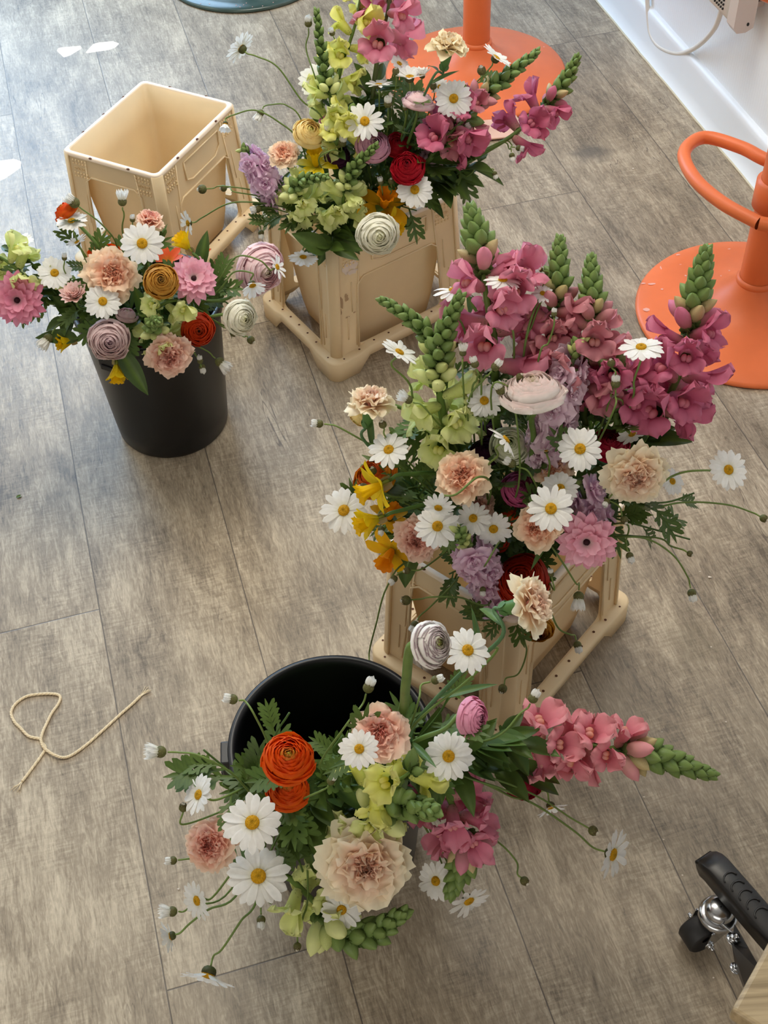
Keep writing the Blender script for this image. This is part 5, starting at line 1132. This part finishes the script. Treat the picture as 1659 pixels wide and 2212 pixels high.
spike('D', [(1090, 1600, .0), (1190, 1605, .02), (1290, 1612, .03), (1400, 1630, .03), (1532, 1672, .03)], 'coral-pink snapdragon lying out horizontally far to the right', 'coral', 0, nb=40, nf=14, size=.047, t_f=(.12, .52), t_m=.62, lv=22, bsz=1.05, via=[(960, 1640, -.02), (1020, 1615, -.01)])
# extra cut leaves: sprigs with no flower
def sprig(k, pts_px, label, kind='lobed', n=9, size=.06, r=.0014):
    P = [P3(k, *q) for q in pts_px]; root_, pre = stem_path(k, P[0], (P[1]-P[0]).normalized(), 0, None); o = empty('foliage_sprig', root_); pts = pre[:-1]+spline(P, 6)
    stem_obj(o, pts, r, C(84, 112, 54)); foliage(o, pts, kind, n, size, .25, .98, LEAF); return tag(o, label, 'foliage')
sprig('D', [(560, 1720, -.02), (500, 1670, .0), (440, 1620, .02)], 'large deeply cut green leaves reaching over the left rim of the front bucket', n=12, size=.06)
sprig('D', [(600, 1660, -.03), (590, 1600, .0), (625, 1540, .02)], 'cut leaf sprig rising before the dark bucket inside', n=6, size=.05)
sprig('D', [(680, 1740, -.04), (700, 1800, -.02), (640, 1830, -.02)], 'dark leaf mass in the middle of the front bucket', 'ovate', 26, .055)
sprig('D', [(620, 1760, -.04), (640, 1840, -.03), (660, 1900, -.02)], 'dark feathery leaves between the large daisies and the cream carnation', 'lobed', 22, .06)
sprig('D', [(1000, 1650, -.03), (1080, 1660, -.01), (1130, 1640, .0)], 'broad dark leaves under the centre right daisy', 'ovate', 24, .06)
sprig('D', [(900, 1600, -.03), (950, 1540, -.01), (975, 1490, .02)], 'cut leaves left of the pink ranunculus', 'lobed', 9, .055)
sprig('D', [(740, 1640, -.03), (720, 1620, -.01), (740, 1590, .0)], 'fine leaves between the orange ranunculus and the salmon carnation', 'lobed', 9, .04)
sprig('D', [(780, 1730, -.05), (740, 1760, -.04), (720, 1700, -.03)], 'shaded round leaves under the lime blooms of the front bucket', 'ovate', 20, .05)
sprig('C', [(1330, 1120, -.01), (1400, 1140, .01), (1490, 1165, .02)], 'cut leaf sprig reaching right over the floor, lower of two', n=9, size=.055)
sprig('C', [(1370, 1085, -.01), (1440, 1085, .01), (1500, 1065, .02)], 'cut leaf sprig reaching right over the floor, upper of two', n=7, size=.05)
sprig('C', [(900, 1060, -.05), (880, 1020, -.03), (900, 980, -.02)], 'dense dark stems and leaves left of the open peach carnation', 'lobed', 22, .065)
sprig('C', [(1080, 1100, -.05), (1090, 1040, -.03), (1070, 1000, -.02)], 'dark leaves in the centre of the right bouquet', 'lobed', 20, .07)
sprig('C', [(1330, 1000, -.05), (1380, 950, -.04), (1400, 930, -.03)], 'dark leaves behind the large cream-peach carnation', 'ovate', 16, .06)
sprig('C', [(1130, 900, -.07), (1100, 820, -.06), (1080, 760, -.05)], 'thin leafy stems among the pink snapdragons', 'lobed', 18, .05)
sprig('C', [(1290, 920, -.06), (1330, 880, -.05), (1360, 850, -.05)], 'leafy stems below the raspberry blooms', 'lobed', 14, .06)
sprig('C', [(1120, 1210, -.05), (1000, 1230, -.03), (970, 1240, -.02)], 'leaves over the front rim of the right crate', 'lobed', 14, .05)
sprig('C', [(1090, 1330, .0), (1050, 1340, .03), (1000, 1335, .04)], 'grey-green cut leaves hanging under the lilac stock', 'lobed', 8, .045)
sprig('A', [(905, 350, -.03), (960, 350, -.01), (1000, 360, .0)], 'dark leaves at the right of the far crate opening', 'lobed', 24, .07)
sprig('A', [(960, 390, -.02), (1000, 370, .0), (1050, 340, .0)], 'narrow dark leaves under the furthest right snapdragon', 'ovate', 16, .07)
sprig('A', [(780, 240, -.05), (800, 200, -.04), (820, 170, -.03)], 'dark leafy stems behind the daisy in side view', 'ovate', 20, .06)
sprig('A', [(870, 300, -.06), (890, 260, -.05), (900, 240, -.04)], 'thin upright leafy stems in the middle of the far bouquet', 'lobed', 24, .06)
sprig('A', [(720, 510, .01), (715, 535, .04), (700, 545, .05)], 'dark leaves spilling over the front corner of the far crate', 'ovate', 20, .06)
sprig('A', [(640, 460, -.01), (600, 470, .01), (570, 490, .02)], 'cut leaves spilling over the left rim of the far crate', 'lobed', 14, .055)
sprig('A', [(800, 420, -.04), (850, 440, -.02), (900, 455, .01)], 'cut leaves around the orange-yellow daffodil', 'lobed', 14, .055)
sprig('B', [(220, 640, -.04), (170, 680, -.02), (130, 690, .0)], 'dark leaves at the left rim of the left bucket', 'ovate', 26, .05)
sprig('B', [(260, 700, -.03), (220, 680, -.02), (190, 700, .0)], 'dark leaves behind the greyish mauve ranunculus', 'ovate', 20, .05)
sprig('B', [(380, 680, -.03), (400, 660, -.02), (420, 670, -.01)], 'dark leaves under the pink dark-centred bloom of the left bucket', 'ovate', 20, .045)
sprig('B', [(300, 600, -.05), (310, 570, -.04), (330, 560, -.03)], 'dark leaves in the middle of the left bucket', 'ovate', 18, .045)
sprig('B', [(110, 620, -.01), (60, 560, .0), (10, 540, .01)], 'dark leaves along the stem at the left edge', 'ovate', 14, .04)

# ------------------------------------------------------------------ twine on the floor
def twine():
    A = [(48, 1688), (66, 1664), (88, 1634), (98, 1616), (90, 1604), (86, 1596), (62, 1590), (44, 1572), (32, 1560), (24, 1540), (34, 1520), (58, 1504), (90, 1499), (118, 1499), (130, 1505), (126, 1520), (112, 1540), (102, 1560), (92, 1582), (89, 1600), (97, 1617), (120, 1632), (140, 1636), (160, 1628), (190, 1606), (225, 1575), (260, 1543), (284, 1522), (303, 1504)]
    P = [at_z(a, b, .0022+(.002 if 17 < i < 22 else 0)) for i, (a, b) in enumerate(A)]; p0 = P[0].copy(); p0.z = 0; pts = spline([p-p0 for p in P], 12); r = empty('twine', p0)
    g = G(); n = len(pts); up = Vector((0, 0, 1))
    for ph in (0, 2.1, 4.2):
        Q = []
        for i, p in enumerate(pts):
            t = (pts[min(i+1, n-1)]-pts[max(0, i-1)]).normalized(); s = t.cross(up); a = i*.62+ph; Q.append(p+s*(.0011*math.cos(a))+up*(.0009*math.sin(a)))
        g.tube(Q, .0014, (1, 1, 1), 6)
    obj('cord', g, M_twine, r); g = G(); rg = random.Random(4)
    for e, d in ((pts[0], (pts[0]-pts[4]).normalized()), (pts[-1], (pts[-1]-pts[-5]).normalized())):
        for k in range(9):
            s = d.cross(up); q = rg.uniform(-.4, .4); g.tube([e-d*.006, e+d*.006+s*q*.006, e+d*rg.uniform(.012, .022)+s*q*.02+up*rg.uniform(-.001, .002)], .0005, (1, 1, 1), 4)
    obj('frayed_end', g, M_twine, r); tag(r, 'short looped piece of natural twine with frayed ends on the floor', 'string')
twine()

# ------------------------------------------------------------------ table foot with caster at lower right
def table():
    base = at_z(1510, 1995, 0); r = empty('folding_table', base); q = lambda px, py, z: at_z(px, py, z)-base
    zt = .118; T0 = q(1528, 1842, zt); T1 = q(1600, 1960, zt)
    ax = (q(1659, 1990, zt)-q(1530, 1842, zt)); ax.z = 0; ax.normalize(); sd = Vector((ax.y, -ax.x, 0))   # sd points to the camera side/right
    if sd.y > 0: sd = -sd
    left = -sd
    # foot bar: inverted channel with curved nose
    c0 = (q(1493, 1857, .10)+q(1556, 1836, .115))/2; hw = .0165
    g = G(); secs = []
    for s, z0, z1, w_ in ((-.002, .098, .101, .014), (.004, .092, .110, .016), (.012, .088, .115, .0175), (.022, .090, .118, .0175), (.05, .088, .118, .0175), (.12, .088, .118, .0175), (.30, .088, .118, .0175)):
        c = Vector((c0.x, c0.y, 0))+ax*s; row = []
        for x, z in ((-1, z0), (-1, z1-.006), (-.93, z1-.002), (-.8, z1), (.8, z1), (.93, z1-.002), (1, z1-.006), (1, z0)): row.append(c+sd*(x*w_)+Vector((0, 0, z)))
        secs.append(row)
    g.grid(secs, None); g.f.append(tuple(range(8))); obj('foot_bar', g, M_steel, r, solid=.002)
    g = G()
    for i in range(5):
        c = Vector((c0.x, c0.y, .1185))+ax*(.045+i*.014); pts = [c+sd*(.010*math.cos(a))-ax*(.008*math.sin(a)) for a in [PI*k/10 for k in range(11)]]; g.tube(pts, .0012, (1, 1, 1), 6)
    obj('tread_ridge', g, M_steel, r)
    # caster
    wc = q(1515, 2010, .030)*1.0; wc.z = .026; wd = (Vector((ax.x, ax.y, 0))*.25+left*-.97).normalized()
    wdir = (q(1560, 1975, .03)-q(1480, 2015, .03)); wdir.z = 0; wdir.normalize(); axl = Vector((-wdir.y, wdir.x, 0)); Rm = Matrix(((wdir.x, 0, axl.x, 0), (wdir.y, 0, axl.y, 0), (0, 1, 0, 0), (0, 0, 0, 1)))
    M = Matrix.Translation(wc) @ Rm; g = G(); wr, ww = .026, .0155
    g.lathe([(.006, -ww*.8), (.016, -ww*.8), (wr-.003, -ww), (wr, -ww+.003), (wr, ww-.003), (wr-.003, ww), (.016, ww*.8), (.006, ww*.8)], 40, M=M); cst = obj('caster_wheel', g, M_rubber, r)
    top = Vector((wc.x, wc.y, 0))+wdir*.020
    g = G()
    for s in (-1, 1):
        a = axl*(s*.0185); P = [wc+a+Vector((0, 0, -.007))-wdir*.006, wc+a+Vector((0, 0, -.007))+wdir*.008, wc+a+wdir*.038+Vector((0, 0, .030)), wc+a+wdir*.002+Vector((0, 0, .032))-wdir*.004]
        ids = [g.add(p) for p in P]; g.f.append(tuple(ids))
    obj('fork', g, M_chrome, r, False, solid=.0022, offset=0, bevel=.0006)
    g = G(); g.lathe([(.001, .0), (.025, .0), (.026, .003), (.0245, .009), (.021, .011), (.001, .011)], 36, M=Matrix.Translation(top+Vector((0, 0, .056)))); g.lathe([(.017, 0), (.019, .004), (.019, .012), (.012, .018), (.001, .018)], 32, M=Matrix.Translation(top+Vector((0, 0, .066)))); obj('swivel_race', g, M_chrome, r)
    def hexbolt(p, d, s=1.0):
        Rr = Vector(d).to_track_quat('Z', 'Y').to_matrix().to_4x4(); Mm = Matrix.Translation(p) @ Rr
        g = G(); g.lathe([(.0065*s, 0), (.0065*s, .0045*s), (.0055*s, .0055*s)], 6, M=Mm, cap1=True); g.lathe([(.0032*s, .005*s), (.0032*s, .010*s), (.0025*s, .0105*s)], 14, M=Mm, cap1=True); g.lathe([(.0082*s, -.001), (.0082*s, .0006)], 20, M=Mm, cap1=True); return g
    for s in (-1, 1): obj('axle_nut', hexbolt(wc+axl*(s*.0198), axl*s, .8), M_chrome, r)
    g = G(); c = wc+wdir*.030; pts = [top+Vector((0, 0, .062))-wdir*.02+sd*.0, top+Vector((0, 0, .068))+sd*.012, q(1600, 2030, .085)]; g.tube(spline(pts, 5), .002, (1, 1, 1), 8); obj('brake_rod', g, M_chrome, r)
    # upright leg plate running up to the table top
    a = q(1585, 2010, .085); b = q(1659, 2150, .30); b2 = q(1640, 2212, .30)
    g = G(); P = [q(1588, 1998, .088), q(1618, 2050, .10), q(1652, 2110, .22), q(1659, 2212, .28), q(1625, 2180, .24), q(1590, 2090, .11), q(1582, 2040, .09)]
    ids = [g.add(p) for p in P]; g.f.append(tuple(ids)); obj('leg_plate', g, M_steel, r, False, solid=.003, offset=0)
    view = (CAM-base-a).normalized()
    obj('bolt', hexbolt(q(1583, 2029, .094), (view+left*.8).normalized(), 1.1), M_chrome, r); obj('bolt', hexbolt(q(1588, 2092, .115), (view+left*.8).normalized(), .9), M_chrome, r)
    # wooden top
    zt = .56; A = q(1580, 2181, zt); B = q(1700, 1962, zt); Cc = q(1597, 2216, zt); u = (B-A); u.z = 0; u.normalize(); v = Vector((u.y, -u.x, 0)); g = G(); L = .9; Wd = .42
    pts = [A, A+u*L, A+u*L+v*Wd, A+v*Wd+u*.0]; lo = [p-Vector((0, 0, .022)) for p in pts]
    m, t, bb = nt('pale_beech'); tc = N(t, 'ShaderNodeTexCoord'); mp = N(t, 'ShaderNodeMapping'); mp.inputs['Rotation'].default_value = (0, 0, -math.atan2(u.y, u.x)+.25); mp.inputs['Scale'].default_value = (8, 190, 60); t.links.new(tc.outputs['Object'], mp.inputs[0])
    n = N(t, 'ShaderNodeTexNoise'); n.inputs['Scale'].default_value = 1; n.inputs['Detail'].default_value = 4; n.inputs['Distortion'].default_value = .6; t.links.new(mp.outputs[0], n.inputs['Vector']); rp = N(t, 'ShaderNodeValToRGB'); rp.color_ramp.elements[0].position = .3; rp.color_ramp.elements[1].position = .6; rp.color_ramp.elements[0].color = (*lin((136, 116, 84)), 1); rp.color_ramp.elements[1].color = (*lin((176, 154, 118)), 1)
    t.links.new(n.outputs[0], rp.inputs[0]); t.links.new(rp.outputs[0], bb.inputs['Base Color']); bb.inputs['Roughness'].default_value = .5
    ids = [g.add(p) for p in pts]; jd = [g.add(p) for p in lo]; g.f.append(tuple(ids)); g.f.append(tuple(jd[::-1]))
    for i in range(4): g.f.append((ids[i], jd[i], jd[(i+1) % 4], ids[(i+1) % 4]))
    tp = obj('table_top', g, m, r, False, bevel=.004); bm = bmesh.new(); bm.from_mesh(tp.data); bmesh.ops.recalc_face_normals(bm, faces=bm.faces); bm.to_mesh(tp.data); bm.free()
    tag(r, 'folding table corner with black foot bar, chrome caster and pale wooden top', 'table')
table()

# ------------------------------------------------------------------ crumbs and petals on the floor
rg = random.Random(77)
for i, (px, py, s, lab) in enumerate(((1312, 1247, .0035, 'largest plaster crumb on the floor right of the right crate'), (1533, 1248, .0028, 'plaster crumb right of the hanging bud'), (1512, 1235, .0015, 'tiny crumb left above the plaster crumb near the hanging bud'), (1419, 1254, .0013, 'tiny crumb on the floor far from the hanging bud'),
        (1536, 1398, .0016, 'white crumb beside the olive floor stain'), (1568, 1560, .0018, 'pale crumb on the floor near the right edge'), (1430, 1582, .0012, 'white speck above the snapdragon tip'), (1391, 1722, .0016, 'white speck under the coral snapdragon'), (1433, 1814, .0014, 'white speck between daisy and table foot'),
        (1541, 2112, .0013, 'white speck beside the leg plate'), (1474, 1891, .0013, 'white speck above the caster'), (1368, 365, .0025, 'white speck near the right stool foot ring'), (35, 1076, .003, 'green scrap of leaf on the floor at the left edge'), (386, 1921, .002, 'pink crumb left of the daisy in side view'), (388, 1543, .001, 'speck near the twine end'))):
    if i == 12:
        g = G(); leaf_ovate(g, rg, Vector((0, 0, .001)), Vector((1, .6, 0)), Vector((0, 0, 1)), .014, LEAF2); o = obj('leaf_scrap', g, M_green)
    else:
        g = G(); g.ball((0, 0, s*.45), s, s*.8, s*.55, (1, 1, 1), 7, 5, bump=.3, rng=rg); o = obj('crumb', g, M_crumb, None, False)
    p = at_z(px, py, 0); o.location = p; tag(o, lab, 'crumb' if i != 12 else 'leaf', 'crumbs on the floor' if i != 12 else None)
